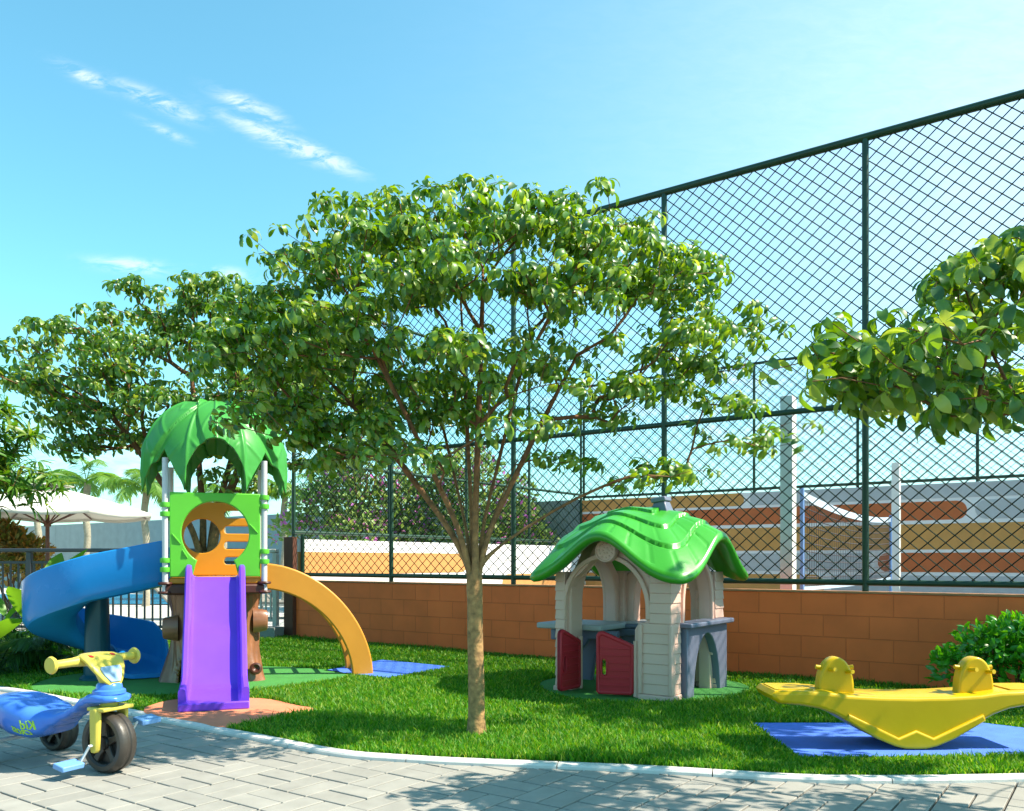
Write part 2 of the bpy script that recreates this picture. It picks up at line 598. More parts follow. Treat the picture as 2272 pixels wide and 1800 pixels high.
bark_by_height(M_['bark'], None, (0.52, 0.40, 0.36, 1), 0.85, 1.75)
M_['grey_bark'] = mat('pale_palm_bark', (0.42, 0.37, 0.28), 0.9, 0.25, 14, 0.5, 30)
M_['leaf'] = leaf_mat('glossy_leaf', [(.024, .088, .006), (.05, .145, .008), (.085, .20, .010), (.14, .265, .015), (.29, .37, .06)], 0.40, 0.33, spec=0.8)
M_['leaf_far'] = leaf_mat('dark_glossy_leaf', [(.024, .088, .008), (.052, .145, .010), (.095, .20, .014), (.24, .32, .05)], 0.40, 0.33, spec=0.75)
M_['leaf_narrow'] = leaf_mat('narrow_leaf', [(.02, .09, .008), (.04, .14, .012), (.08, .20, .02), (.16, .22, .03)], 0.4, 0.35)
M_['leaf_shrub'] = leaf_mat('bright_shrub_leaf', [(.04, .21, .015), (.06, .28, .02), (.10, .34, .03)], 0.25, 0.35, spec=0.8)
M_['leaf_palm'] = leaf_mat('palm_leaflet', [(.07, .17, .02), (.11, .23, .03), (.16, .28, .05)], 0.45, 0.4)
M_['leaf_fern'] = leaf_mat('dark_fern_leaflet', [(.010, .055, .012), (.02, .085, .015), (.03, .12, .02)], 0.4, 0.25)
M_['leaf_big'] = leaf_mat('broad_leaf', [(.14, .30, .03), (.09, .26, .03), (.22, .34, .05)], 0.4, 0.4)
M_['leaf_bou'] = leaf_mat('small_leaf', [(.09, .18, .04), (.15, .25, .05), (.24, .33, .09)], 0.5, 0.3)
M_['bract'] = leaf_mat('pink_bract', [(.55, .07, .36), (.62, .14, .46), (.45, .10, .52)], 0.6, 0.35, (.75, .25, .6))
M_['leaf_orange'] = leaf_mat('croton_leaf', [(.07, .13, .02), (.16, .16, .03), (.40, .22, .05), (.12, .14, .03)], 0.4, 0.3)

# ------------------------------------------------------------------ ground
def poly_sheet(name, pts, z, m, kind='structure', thick=0.0):
    mb = MB()
    n = len(pts)
    if thick:
        vs = [(x, y, z) for x, y in pts] + [(x, y, z - thick) for x, y in pts]
        fs = [tuple(range(n)), tuple(range(2 * n - 1, n - 1, -1))] + [(i, i + n, (i + 1) % n + n, (i + 1) % n) for i in range(n)]
    else:
        vs = [(x, y, z) for x, y in pts]
        fs = [tuple(range(n))]
    mb.add(vs, fs)
    o = mb.build(name, m, smooth=False)
    if kind: o['kind'] = kind
    return o


def spline(pts, n=8):
    out = []
    P = [pts[0]] + list(pts) + [pts[-1]]
    for i in range(1, len(P) - 2):
        p0, p1, p2, p3 = (np.array(P[i + k]) for k in (-1, 0, 1, 2))
        for k in range(n):
            t = k / n
            out.append(tuple(0.5 * ((2 * p1) + (-p0 + p2) * t + (2 * p0 - 5 * p1 + 4 * p2 - p3) * t * t + (-p0 + 3 * p1 - 3 * p2 + p3) * t ** 3)))
    out.append(tuple(pts[-1]))
    return out


poly_sheet('ground', [(-260, -120), (260, -120), (260, 500), (-260, 500)], -0.07, M_['earth'])
KERB = [(-9.5, 9.75), (-6.8, 8.62)] + [gp(*p) for p in ((0, 1447), (150, 1472), (300, 1500), (430, 1527), (560, 1551), (640, 1567), (700, 1578), (760, 1586),
        (830, 1591), (950, 1598), (1100, 1604), (1250, 1610), (1400, 1617), (1550, 1626), (1700, 1634), (1900, 1636), (2156, 1632))] + [(3.6, 4.46), (5.0, 4.6), (7.0, 4.9)]
KERB = spline(KERB, 6)


def offset(pts, d):
    out = []
    for i, p in enumerate(pts):
        a, b = np.array(pts[max(i - 1, 0)]), np.array(pts[min(i + 1, len(pts) - 1)])
        t = (b - a) / (np.linalg.norm(b - a) + 1e-9)
        out.append((p[0] + t[1] * d, p[1] - t[0] * d))
    return out


KERB_IN = offset(KERB, 0.085)          # towards the path
mb = MB()


def kerb_ring(a, b):
    a, b = Vector((a[0], a[1], 0)), Vector((b[0], b[1], 0))
    d = (b - a)
    return [a + Vector((0, 0, -0.06)), a + Vector((0, 0, 0.004)), a + d * 0.08 + Vector((0, 0, 0.012)), a + d * 0.92 + Vector((0, 0, 0.012)), b + Vector((0, 0, 0.002)), b + Vector((0, 0, -0.06))]


rings, run = [], 0.0
for i in range(len(KERB)):
    if rings:
        run += math.dist(KERB[i], KERB[i - 1])
    rings.append(kerb_ring(KERB[i], KERB_IN[i]))
    if run > 0.8 and i < len(KERB) - 1:
        mb.loft(rings)
        f = 0.006 / math.dist(KERB[i], KERB[i + 1])
        lerp = lambda p, q: (p[0] + (q[0] - p[0]) * f, p[1] + (q[1] - p[1]) * f)
        rings, run = [kerb_ring(lerp(KERB[i], KERB[i + 1]), lerp(KERB_IN[i], KERB_IN[i + 1]))], 0.0
mb.loft(rings)
o = mb.build('kerb', M_['kerb'], angle=25)
o['kind'] = 'structure'

LAWN = list(KERB) + [(6.4, 5.3), (-3.35, 12.3), (-9.5, 12.9)]
poly_sheet('lawn', LAWN, -0.002, M_['soil'])
poly_sheet('joint_bed', [(-9.5, 0.6), (7.0, 0.6), (7.0, 9.8), (-9.5, 9.8)], -0.028, M_['bed'])


def in_poly(px, py, poly):
    poly = np.asarray(poly)
    inside = np.zeros(len(px), bool)
    n = len(poly)
    j = n - 1
    for i in range(n):
        xi, yi = poly[i]
        xj, yj = poly[j]
        c = ((yi > py) != (yj > py)) & (px < (xj - xi) * (py - yi) / (yj - yi + 1e-12) + xi)
        inside ^= c
        j = i
    return inside


# pavers: pairs laid in alternating directions along the two wall directions
mb = MB()
B, J = 0.27, 0.0050
PATH = list(KERB_IN) + [(7.0, 0.7), (-9.5, 0.7)]
cells = []
for i in range(-52, 53):
    for j in range(-52, 53):
        x, y = (i + 0.5) * B, (j + 0.5) * B
        cells.append((i, j, x * UX + y * VX, x * UY + y * VY + 4.0))
ca = np.array([(c[2], c[3]) for c in cells])
# keep every block that touches the path
keep = np.zeros(len(ca), bool)
for dx in (-.25, 0, .25):
    for dy in (-.25, 0, .25):
        keep |= in_poly(ca[:, 0] + dx, ca[:, 1] + dy, PATH)
keep &= (ca[:, 1] > 1.6)
for (i, j, cx_, cy_), k in zip(cells, keep):
    if not k: continue
    for s in (0, 1):
        if (i + j) % 2 == 0:
            x0, x1, y0, y1 = i * B, (i + 1) * B, (j + s / 2) * B, (j + s / 2 + .5) * B
        else:
            x0, x1, y0, y1 = (i + s / 2) * B, (i + s / 2 + .5) * B, j * B, (j + 1) * B
        zt = -0.012 + random.uniform(-0.0018, 0.0018)
        Mx = Matrix(((UX, VX, 0, 0), (UY, VY, 0, 4.0), (0, 0, 1, 0), (0, 0, 0, 1)))
        x0 += J; x1 -= J; y0 += J; y1 -= J
        c = 0.0025
        vs = [(x0, y0, -.05), (x1, y0, -.05), (x1, y1, -.05), (x0, y1, -.05), (x0, y0, zt - c), (x1, y0, zt - c), (x1, y1, zt - c), (x0, y1, zt - c),
              (x0 + c, y0 + c, zt), (x1 - c, y0 + c, zt), (x1 - c, y1 - c, zt), (x0 + c, y1 - c, zt)]
        fs = [(0, 1, 5, 4), (1, 2, 6, 5), (2, 3, 7, 6), (3, 0, 4, 7), (4, 5, 9, 8), (5, 6, 10, 9), (6, 7, 11, 10), (7, 4, 8, 11), (8, 9, 10, 11)]
        fs = [f[::-1] for f in fs]          # the local frame is mirrored
        mb.add(vs, fs, Mx)
o = mb.build('path', M_['paver'], smooth=False)
o['kind'] = 'structure'

# ------------------------------------------------------------------ rubber mats
def blob(cx, cy, rx, ry, n=40, wob=0.04, ph=0.0, rot=0.0):
    out = []
    for k in range(n):
        a = 2 * PI * k / n
        r = 1 + wob * math.sin(3 * a + ph) + wob * 0.6 * math.sin(5 * a + 2 * ph)
        x, y = rx * r * math.cos(a), ry * r * math.sin(a)
        out.append((cx + x * math.cos(rot) - y * math.sin(rot), cy + x * math.sin(rot) + y * math.cos(rot)))
    return out


MATS = {
    'green_tower': (blob(-2.95, 7.85, 1.35, 0.92, 48, .03, 1.0, .2), M_['m_green'], 'green rubber mat under the slide tower'),
    'coral': (spline([(-2.72, 6.33), (-2.60, 6.72), (-2.0, 6.74), (-1.62, 6.42), (-1.42, 6.22), (-1.62, 5.95), (-1.86, 5.575), (-2.10, 5.735), (-2.35, 5.90), (-2.60, 6.07), (-2.72, 6.33)], 4)[:-1], M_['m_orange'], 'coral orange rubber mat at the foot of the purple slide'),
    'climber': ([(-1.86, 8.43), (-1.42, 9.35), (-0.62, 8.75), (-1.16, 7.93)], M_['m_blue'], 'blue rubber mat at the foot of the orange climber'),
    'house': (blob(1.13, 7.38, 0.90, 0.84, 48, .015, 0.4), M_['m_green'], 'round green rubber mat under the playhouse'),
    'seesaw': ([(1.60, 4.74), (1.60, 5.72), (3.15, 5.72), (3.42, 5.45), (3.42, 4.74)], M_['m_blue'], 'blue rubber mat under the yellow seesaw'),
}
for k, (poly, m, lab) in MATS.items():
    o = poly_sheet('rubber_mat', poly, 0.014, m, None, 0.02)
    tag(o, lab, 'rubber mat', 'rubber safety mats in the grass')

# ------------------------------------------------------------------ grass
def grass():
    n0 = 700000
    # more blades near the camera
    Yv = 4.2 + 8.8 * RNG.random(n0) ** 1.45
    Xv = RNG.uniform(-1, 1, n0) * (0.66 * Yv + 0.9)
    keep = in_poly(Xv, Yv, LAWN)
    pts = np.stack([Xv, Yv], 1)[keep]
    # shrink each mat a little so that blades lean over its edge
    for k, (poly, m, lab) in MATS.items():
        pts = pts[~in_poly(pts[:, 0], pts[:, 1], poly)]
    # the court wall stands on the back edge
    pts = pts[(pts[:, 0] - 3.49) * (-VX) + (pts[:, 1] - 7.36) * (-VY) > 0.0]
    n = len(pts)
    far = np.clip((pts[:, 1] - 4) / 8, 0, 1)
    h = RNG.uniform(0.024, 0.060, n) * (1 + 0.35 * (RNG.random(n) > 0.93))
    h *= 0.85 + 0.3 * np.sin(pts[:, 0] * 2.1 + 1) * np.sin(pts[:, 1] * 1.7)
    w = RNG.uniform(0.0026, 0.0046, n) * (1 + 0.9 * far)
    a = RNG.uniform(0, 2 * PI, n)
    lean = RNG.uniform(0.1, 0.9, n) * h
    la = RNG.uniform(0, 2 * PI, n)
    wx, wy = np.cos(a) * w, np.sin(a) * w
    lx, ly = np.cos(la) * lean, np.sin(la) * lean
    x, y = pts[:, 0], pts[:, 1]
    z0 = np.full(n, -0.003)
    V = np.stack([
        np.stack([x - wx, y - wy, z0], 1), np.stack([x + wx, y + wy, z0], 1),
        np.stack([x - wx * .8 + lx * .35, y - wy * .8 + ly * .35, h * .6], 1), np.stack([x + wx * .8 + lx * .35, y + wy * .8 + ly * .35, h * .6], 1),
        np.stack([x + lx, y + ly, h], 1)], 1).reshape(-1, 3)
    b = np.arange(n)[:, None] * 5
    F = np.concatenate([b + np.array([[0, 1, 3]]), b + np.array([[0, 3, 2]]), b + np.array([[2, 3, 4]])], 0)
    me = np_mesh('grass', V, F)
    o = link_mesh(me, 'grass', M_['grass'], smooth=False)
    tag(o, 'short mown green grass of the lawn', 'grass', kind='stuff')
    print('grass blades', n)


grass()

# ------------------------------------------------------------------ walls
P0 = Vector((3.49, 7.36, 0))
U3, V3 = Vector((UX, UY, 0)), Vector((VX, VY, 0))
WROT = math.atan2(-UY, -UX)              # local x runs to the right along the walls
C3 = P0 + U3 * 8.19                     # corner of the court

# low block wall in front: local x from the corner to the right
wl_ = MB().box(-0.07, 13.2, 0, 0.15, -0.06, 0.80).build('masonry', M_['terracotta'], None, bevel=0.004)
cop = MB().box(-0.07, 13.2, -0.008, 0.158, 0.8015, 0.822).build('coping', M_['coping'], None, bevel=0.004)
t = thing('block_wall', 'low terracotta block wall carrying the green mesh fence along the grass', 'wall', C3 + Vector((0, 0, 0)), WROT)
wl_.parent = t; cop.parent = t


def capsule(x0, x1, z0, z1, l, r_, n=10):
    h = (z1 - z0) / 2
    pts = []
    if r_: pts += arc(x1 - h, z0 + h, h, h, -90, 90, n)
    else: pts += [(x1, z0), (x1, z1)]
    if l: pts += arc(x0 + h, z0 + h, h, h, 90, 270, n)
    else: pts += [(x0, z1), (x0, z0)]
    return pts


# long painted wall across the court (runs on to the left as the grey perimeter wall)
F3 = C3 + V3 * 7.94
t = thing('striped_wall', 'long painted wall with grey, brick red and ochre stripes beyond the court', 'wall', F3, WROT)
MB().box(0.0, 16, 0, 0.2, -0.06, 2.40).build('masonry', M_['white_wall'], t)
stripes = [(0.0, 3.68, 2.15, 2.397, 0, 1, 'ochre_paint'), (3.80, 15.9, 2.15, 2.397, 0, 0, 'grey_band'),
           (0.0, 7.50, 1.785, 2.10, 0, 1, 'brick_paint'), (7.62, 15.9, 1.785, 2.10, 1, 0, 'grey_band'),
           (0.0, 15.9, 1.285, 1.72, 0, 0, 'ochre_paint'),
           (0.0, 5.98, 0.90, 1.23, 0, 1, 'grey_band'), (6.10, 15.9, 0.90, 1.23, 1, 0, 'brick_paint'),
           (0.0, 5.19, 0.45, 0.84, 0, 1, 'ochre_paint'), (5.31, 15.9, 0.45, 0.84, 0, 0, 'grey_band'), (0.0, 15.9, 0.0, 0.39, 0, 0, 'grey_band')]
for (x0, x1, z0, z1, l, r_, mk) in stripes:
    MB().panel([capsule(x0, x1, z0, z1, l, r_)], 0.004, 0, XZ(-0.003)).build('painted_stripe', M_[mk], t)

# white end wall with an orange stripe
t = thing('end_wall', 'white end wall of the court with one long orange stripe', 'wall', C3, WROT)
L_END = 7.94
RV = Matrix.Rotation(R(90), 4, 'Z')
MB().box(0.02, L_END - 0.003, -0.14, 0.05, -0.06, 1.40, RV @ Matrix.Translation((0, 0, 0))).build('masonry', M_['white_wall'], t)
MB().box(-0.06, 0.019, -0.142, 0.052, 0.0, 1.43, RV).build('brown_end_pier', M_['brown_wall'], t, bevel=0.004)
# local x of the stripes runs along the wall; they lie on the face towards the court (local +x of the thing)
ST = Matrix(((0, 0, 1, 0.1425), (1, 0, 0, 0), (0, 1, 0, 0), (0, 0, 0, 1)))
MB().panel([capsule(0.025, 3.85, 0.89, 1.22, 0, 1)], 0.004, 0, ST).build('painted_stripe', M_['orange_paint'], t)
MB().panel([capsule(4.9, 7.9, 0.45, 0.84, 1, 0)], 0.004, 0, ST).build('painted_stripe', M_['orange_paint'], t)

t = thing('perimeter_wall', 'plain grey perimeter wall behind the palms and flowering trees', 'wall', F3 + U3 * 0.004, WROT)
MB().box(-34, -0.003, 0.0, 0.2, -0.06, 2.42).build('masonry', M_['grey_wall'], t)

# ------------------------------------------------------------------ mesh fences
def link_mesh_panel(x0, x1, z0, z1, dx=0.14, dz=0.125, r=0.0040):
    mb = MB()
    k = dz / dx
    for s in (1, -1):
        c = -(x1 - x0) * 0
        lines = []
        lo = (z0 - s * k * (x0 if s > 0 else x1))
        # z = s*k*x + b
        bs = [z - s * k * x for x in (x0, x1) for z in (z0, z1)]
        b = math.floor(min(bs) / dz) * dz
        while b <= max(bs):
            pts = []
            xa, xb = x0, x1
            za, zb = s * k * xa + b, s * k * xb + b
            # clip in z
            def at(z): return (z - b) / (s * k)
            if s > 0:
                xa2 = max(xa, at(z0)); xb2 = min(xb, at(z1))
            else:
                xa2 = max(xa, at(z1)); xb2 = min(xb, at(z0))
            if xb2 - xa2 > 0.01:
                mb.tube([(xa2, 0.002 * s, s * k * xa2 + b), (xb2, 0.002 * s, s * k * xb2 + b)], r, 4, caps=False)
            b += dz
    return mb


def fence(label, origin, rot, posts, z_lo, z_mid, z_hi, z_base, mesh_panels, flip=1, rp=0.03):
    t = thing('mesh_fence', label, 'fence', origin, rot)
    for (x, zb) in posts:
        MB().tube([(x, 0, zb), (x, 0, z_hi)], rp, 12).build('fence_post', M_['fence'], t)
    xs = [p[0] for p in posts]
    for z, r in ((z_lo, 0.026), (z_mid, 0.026), (z_hi, 0.032)):
        MB().tube([(min(xs), 0, z), (max(xs), 0, z)], r, 12).build('fence_rail', M_['fence'], t)
    for (x0, x1, z0, z1) in mesh_panels:
        link_mesh_panel(x0, x1, z0, z1).build('wire_mesh', M_['wire'], t, smooth=False)
    return t


POST_T = [8.19, 6.28, 4.33, 2.414, 0.441, -1.53, -3.5]
px_ = [8.19 - t_ for t_ in POST_T]
posts = [(px_[0], 1.43)] + [(x, 0.822) for x in px_[1:]]
t = thing('mesh_fence', 'tall green chain link fence standing on the terracotta block wall', 'fence', C3 + V3 * 0.075, WROT)
for (x, zb) in posts:
    MB().tube([(x, 0, zb), (x, 0, 4.92)], 0.03, 12).build('fence_post', M_['fence'], t)
MB().tube([(0.19, 0, 0.822), (0.19, 0, 1.47)], 0.03, 12).build('fence_post', M_['fence'], t)
for z, r, xa in ((0.90, 0.028, 0.19), (2.50, 0.028, 0), (4.90, 0.036, 0)):
    MB().tube([(xa, 0, z), (px_[-1], 0, z)], r, 12).build('fence_rail', M_['fence'], t)
for a, b in zip(px_[:-1], px_[1:]):
    a0 = 0.19 if a == 0 else a
    link_mesh_panel(a0 + .03, b - .03, 0.92, 2.48, r=.0052).build('wire_mesh', M_['wire'], t, smooth=False)
    link_mesh_panel(a + .03, b - .03, 2.52, 4.87, r=.0052).build('wire_mesh', M_['wire'], t, smooth=False)

# far fence on the striped wall
xs = [0.04 + 1.9 * k for k in range(0, 8)]
t = thing('mesh_fence', 'green chain link fence on top of the striped painted wall', 'fence', F3 + V3 * 0.1, WROT)
for x in xs:
    MB().tube([(x, 0, 2.40), (x, 0, 4.9)], 0.028, 10).build('fence_post', M_['fence'], t)
for z in (2.47, 4.88):
    MB().tube([(xs[0], 0, z), (xs[-1], 0, z)], 0.028, 10).build('fence_rail', M_['fence'], t)
for a, b in zip(xs[:-1], xs[1:]):
    link_mesh_panel(a + .03, b - .03, 2.5, 4.85).build('wire_mesh', M_['wire'], t, smooth=False)

# end fence on the white end wall: local x runs across the court
t = thing('mesh_fence', 'green chain link fence on top of the white end wall with orange stripe', 'fence', C3 + U3 * 0.0, WROT + R(90))
xs = [1.98 * k for k in range(1, 5)]
for x in xs:
    MB().tube([(x, -0.04, 1.40), (x, -0.04, 4.9)], 0.028, 10).build('fence_post', M_['fence'], t)
for z in (1.50, 2.52, 4.88):
    MB().tube([(0.05, -0.04, z), (xs[-1], -0.04, z)], 0.026, 10).build('fence_rail', M_['fence'], t)
for a, b in zip([0.07] + xs[:-1], xs):
    mbp = link_mesh_panel(a + .03, b - .03, 1.52, 2.5)
    mbp.v = [(x, y - 0.04, z) for x, y, z in mbp.v]
    mbp.build('wire_mesh', M_['wire'], t, smooth=False)
    mbp = link_mesh_panel(a + .03, b - .03, 2.54, 4.85)
    mbp.v = [(x, y - 0.04, z) for x, y, z in mbp.v]
    mbp.build('wire_mesh', M_['wire'], t, smooth=False)

# court floor, volleyball net, white columns
poly_sheet('court_floor', [(C3 + V3 * 0.2)[:2], (C3 - U3 * 13 + V3 * 0.2)[:2], (F3 - U3 * 13)[:2], F3[:2]], -0.03, M_['court'])
for (x, y, zt, lab) in ((2.73, 8.45, 2.72, 'thicker white square column just behind the fence, nearer end of the net'), (6.38, 14.2, 2.72, 'thinner white square column by the striped wall, far end of the net')):
    o = MB().box(-.062, .062, -.062, .062, -0.05, zt).build('column', M_['white_post'], None, bevel=0.006)
    o.location = (x, y, 0)
    o.rotation_euler = (0, 0, WROT)
    tag(o, lab, 'column', 'white columns in the sports court')
na, nb = Vector((2.97, 8.75, 0)), Vector((6.20, 14.0, 0))
nl = (nb - na).length
t = thing('volleyball_net', 'sagging volleyball net with a pale band between two blue poles', 'net', na, math.atan2(nb.y - na.y, nb.x - na.x))
for x in (0, nl):
    MB().tube([(x, 0, -0.03), (x, 0, 1.84)], 0.022, 10).build('pole', M_['blue_pole'], t)


def sag(x): return 0.09 * 4 * (x / nl) * (1 - x / nl)


def strip(z0, z1, m, name):
    mbs = MB()
    rr = []
    for k in range(25):
        x = nl * k / 24
        rr.append([(x, -0.006, z0 - sag(x)), (x, 0.006, z0 - sag(x)), (x, 0.006, z1 - sag(x)), (x, -0.006, z1 - sag(x))])
    mbs.loft(rr)
    return mbs.build(name, m, t)


strip(1.73, 1.81, M_['band'], 'top_band')
mbn = MB()
for k in range(11):
    z = 0.84 + 0.09 * k
    mbn.tube([(nl * i / 16, 0, z - sag(nl * i / 16) * (0.25 + 0.75 * k / 10)) for i in range(17)], 0.0055, 4, caps=False)
for k in range(1, 56):
    x = nl * k / 56
    mbn.tube([(x, 0, 0.80 - sag(x) * .25), (x, 0, 1.74 - sag(x))], 0.003, 4, caps=False)
mbn.build('net_cords', M_['cord'], t, smooth=False)
mbs = MB()
mbs.loft([[(x, -0.006, 0.79 - sag(x) * .25), (x, 0.006, 0.79 - sag(x) * .25), (x, 0.006, 0.83 - sag(x) * .25), (x, -0.006, 0.83 - sag(x) * .25)] for x in [nl * k / 24 for k in range(25)]])
mbs.build('bottom_band', M_['band'], t)

# ------------------------------------------------------------------ leaf scatter
def leaf_template(ts, ws, curl, fold=0.35, bend0=0.1):
    x = z = 0.0
    rows = []
    pt = 0.0
    for t_, w in zip(ts, ws):
        ang = -bend0 + curl * t_
        dt = t_ - pt
        x += dt * math.cos(ang)
        z -= dt * math.sin(ang)
        pt = t_
        rows.append([(x, -w, z + fold * w), (x, 0, z), (x, w, z + fold * w)])
    V = np.array([p for r in rows for p in r])
    F = []
    for i in range(len(rows) - 1):
        for k in range(2):
            a = i * 3 + k
            F.append((a, a + 1, a + 4, a + 3))
    return V, np.array(F)


def scatter(tmps, P, D, Nn, Ls):
    """one mesh of leaves; tmps is a list of (V,F); P base, D direction, Nn normal, Ls length"""
    P, D, Nn, Ls = (np.asarray(a, float) for a in (P, D, Nn, Ls))
    D = D / (np.linalg.norm(D, axis=1, keepdims=True) + 1e-9)
    B = np.cross(Nn, D)
    B /= (np.linalg.norm(B, axis=1, keepdims=True) + 1e-9)
    Nn = np.cross(D, B)
    idx = RNG.integers(0, len(tmps), len(P))
    Vs, Fs, base = [], [], 0
    for k, (tv, tf) in enumerate(tmps):
        s = np.where(idx == k)[0]
        if len(s) == 0: continue
        L = Ls[s][:, None, None]
        v = P[s][:, None, :] + L * (tv[None, :, 0:1] * D[s][:, None, :] + tv[None, :, 1:2] * B[s][:, None, :] + tv[None, :, 2:3] * Nn[s][:, None, :])
        Vs.append(v.reshape(-1, 3))
        f = tf[None, :, :] + (base + np.arange(len(s)) * len(tv))[:, None, None]
        Fs.append(f.reshape(-1, tf.shape[1]))
        base += len(s) * len(tv)
    return np.concatenate(Vs), np.concatenate(Fs)


T_OBOV = [leaf_template([0, .16, .28, .45, .64, .82, .94, 1], [.010, .013, .055, .12, .165, .17, .12, .03], R(c), f, R(b)) for c, f, b in ((110, .55, 22), (140, .7, 34), (75, .45, 8), (165, .6, 42))]
T_NARR = [leaf_template([0, .2, .5, .8, 1], [.012, .07, .085, .055, .005], R(c), .3) for c in (25, 50, 75)]
T_OVAL = [leaf_template([0, .25, .6, .9, 1], [.03, .22, .25, .12, .01], R(c), .25) for c in (10, 30, 50)]
T_SMALL = [leaf_template([0, .5, 1], [.05, .3, .02], R(c), .3) for c in (10, 45)]


def unit(a): return a / (np.linalg.norm(a, axis=-1, keepdims=True) + 1e-9)


def rosettes(P, A, n_lo, n_hi, L, elev=(-0.25, 0.45)):
    """whorls of leaves: points P, axes A -> arrays for scatter"""
    OP, OD, ON, OL = [], [], [], []
    for p, a in zip(P, A):
        a = a / (np.linalg.norm(a) + 1e-9)
        e1 = np.cross(a, [0.31, 0.77, 0.55]); e1 /= np.linalg.norm(e1)
        e2 = np.cross(a, e1)
        n = int(RNG.integers(n_lo, n_hi + 1))
        ph = RNG.uniform(0, 2 * PI)
        for k in range(n):
            an = ph + 2 * PI * k / n + RNG.uniform(-.25, .25)
            el = RNG.uniform(*elev)
            r = e1 * math.cos(an) + e2 * math.sin(an)
            d = r * math.cos(el) + a * math.sin(el)
            nn = a * math.cos(el) - r * math.sin(el)
            tw = RNG.uniform(-.35, .35)
            nn = nn * math.cos(tw) + np.cross(d, nn) * math.sin(tw)
            OP.append(p + d * 0.012); OD.append(d); ON.append(nn); OL.append(L * RNG.uniform(.65, 1.15))
    return np.array(OP), np.array(OD), np.array(ON), np.array(OL)


def grow(trunk, limbs, targets, rng, step=0.13, wander=0.02):
    """branch skeleton reaching every target: returns node positions, parents, child counts"""
    pos, par = [np.array(trunk[0], float)], [-1]
    for p in trunk[1:]:
        pos.append(np.array(p, float)); par.append(len(pos) - 2)
    fork = len(pos) - 1
    attach = []
    for lb in limbs:
        prev = fork
        for p in lb:
            pos.append(np.array(p, float)); par.append(prev); prev = len(pos) - 1
            attach.append(prev)
    targets = sorted(targets, key=lambda q: np.linalg.norm(q - pos[fork]))
    plen = {fork: 0.0}
    for i in attach:
        plen[i] = plen.get(par[i], 0) + np.linalg.norm(pos[i] - pos[par[i]])
    ends = []
    for q in targets:
        ap = np.array([pos[i] for i in attach])
        dd = np.linalg.norm(ap - q, axis=1)
        up = np.maximum(0, ap[:, 2] - q[2])
        cost = dd + 0.25 * np.array([plen[i] for i in attach]) + 0.8 * up
        i = attach[int(np.argmin(cost))]
        a = pos[i]
        n = max(1, int(np.linalg.norm(q - a) / step))
        prev = i
        dirp = (pos[i] - pos[par[i]])
        dirp = dirp / (np.linalg.norm(dirp) + 1e-9)
        dl = np.linalg.norm(q - a)
        for k in range(1, n + 1):
            t_ = k / n
            m = a + (q - a) * t_ + dirp * dl * 0.35 * t_ * (1 - t_) ** 1.5 + (rng.normal(0, wander, 3) if k < n else 0)
            pos.append(m); par.append(prev)
            plen[len(pos) - 1] = plen[prev] + np.linalg.norm(m - pos[prev])
            prev = len(pos) - 1
            attach.append(prev)
        ends.append(prev)
    cnt = np.zeros(len(pos))
    for e in ends:
        cnt[e] += 1
    for i in range(len(pos) - 1, 0, -1):
        cnt[par[i]] += cnt[i]
    return pos, par, cnt, ends, fork


def branch_mesh(pos, par, cnt, idx, r_tip, power, nside=6, rmax=1e9):
    mb = MB()
    rad = [min(rmax, r_tip * max(c, 1) ** power) for c in cnt]
    for i in idx:
        p = par[i]
        if p < 0: continue
        a, b = Vector(pos[p]), Vector(pos[i])
        if (b - a).length < 1e-4: continue
        ra = min(rad[p], rad[i] * 1.35)
        e = (b - a).normalized() * min(rad[i] * 0.4, 0.01)
        mb.tube([a - e, b + e * 0.5], [ra, rad[i]], nside if rad[i] > .006 else 4, caps=False)
    return mb, rad


def flat_ell(cx, cy, cz, rx, ry, ru, rd, pw=2.8):
    """crown volume with flattened top and full shoulders, denser towards its skin"""
    def f(rng):
        while True:
            q = rng.uniform(-1, 1, 3)
            rr = (q[0] ** 2 + q[1] ** 2) ** .5
            s = rr ** pw + abs(q[2]) ** pw
            if s > 1 or rng.random() > .25 + .75 * s: continue
            return np.array([cx + q[0] * rx, cy + q[1] * ry, cz + q[2] * (ru if q[2] > 0 else rd)])
    return f


def clumps(crown, n_cl, per, rng, flat=0.4, size=0.33, extra=()):
    """crown(rng) draws a clump centre; rosettes gather round each"""
    out = []
    cs = [crown(rng) for _ in range(n_cl)] + [np.array(e, float) for e in extra]
    for c in cs:
        s = size * rng.uniform(.65, 1.25)
        for _ in range(int(per * rng.uniform(.6, 1.3))):
            d = rng.normal(0, 1, 3)
            d = d / np.linalg.norm(d) * rng.random() ** .45
            q = c + d * np.array([s, s, s * flat])
            out.append(q)
    return out


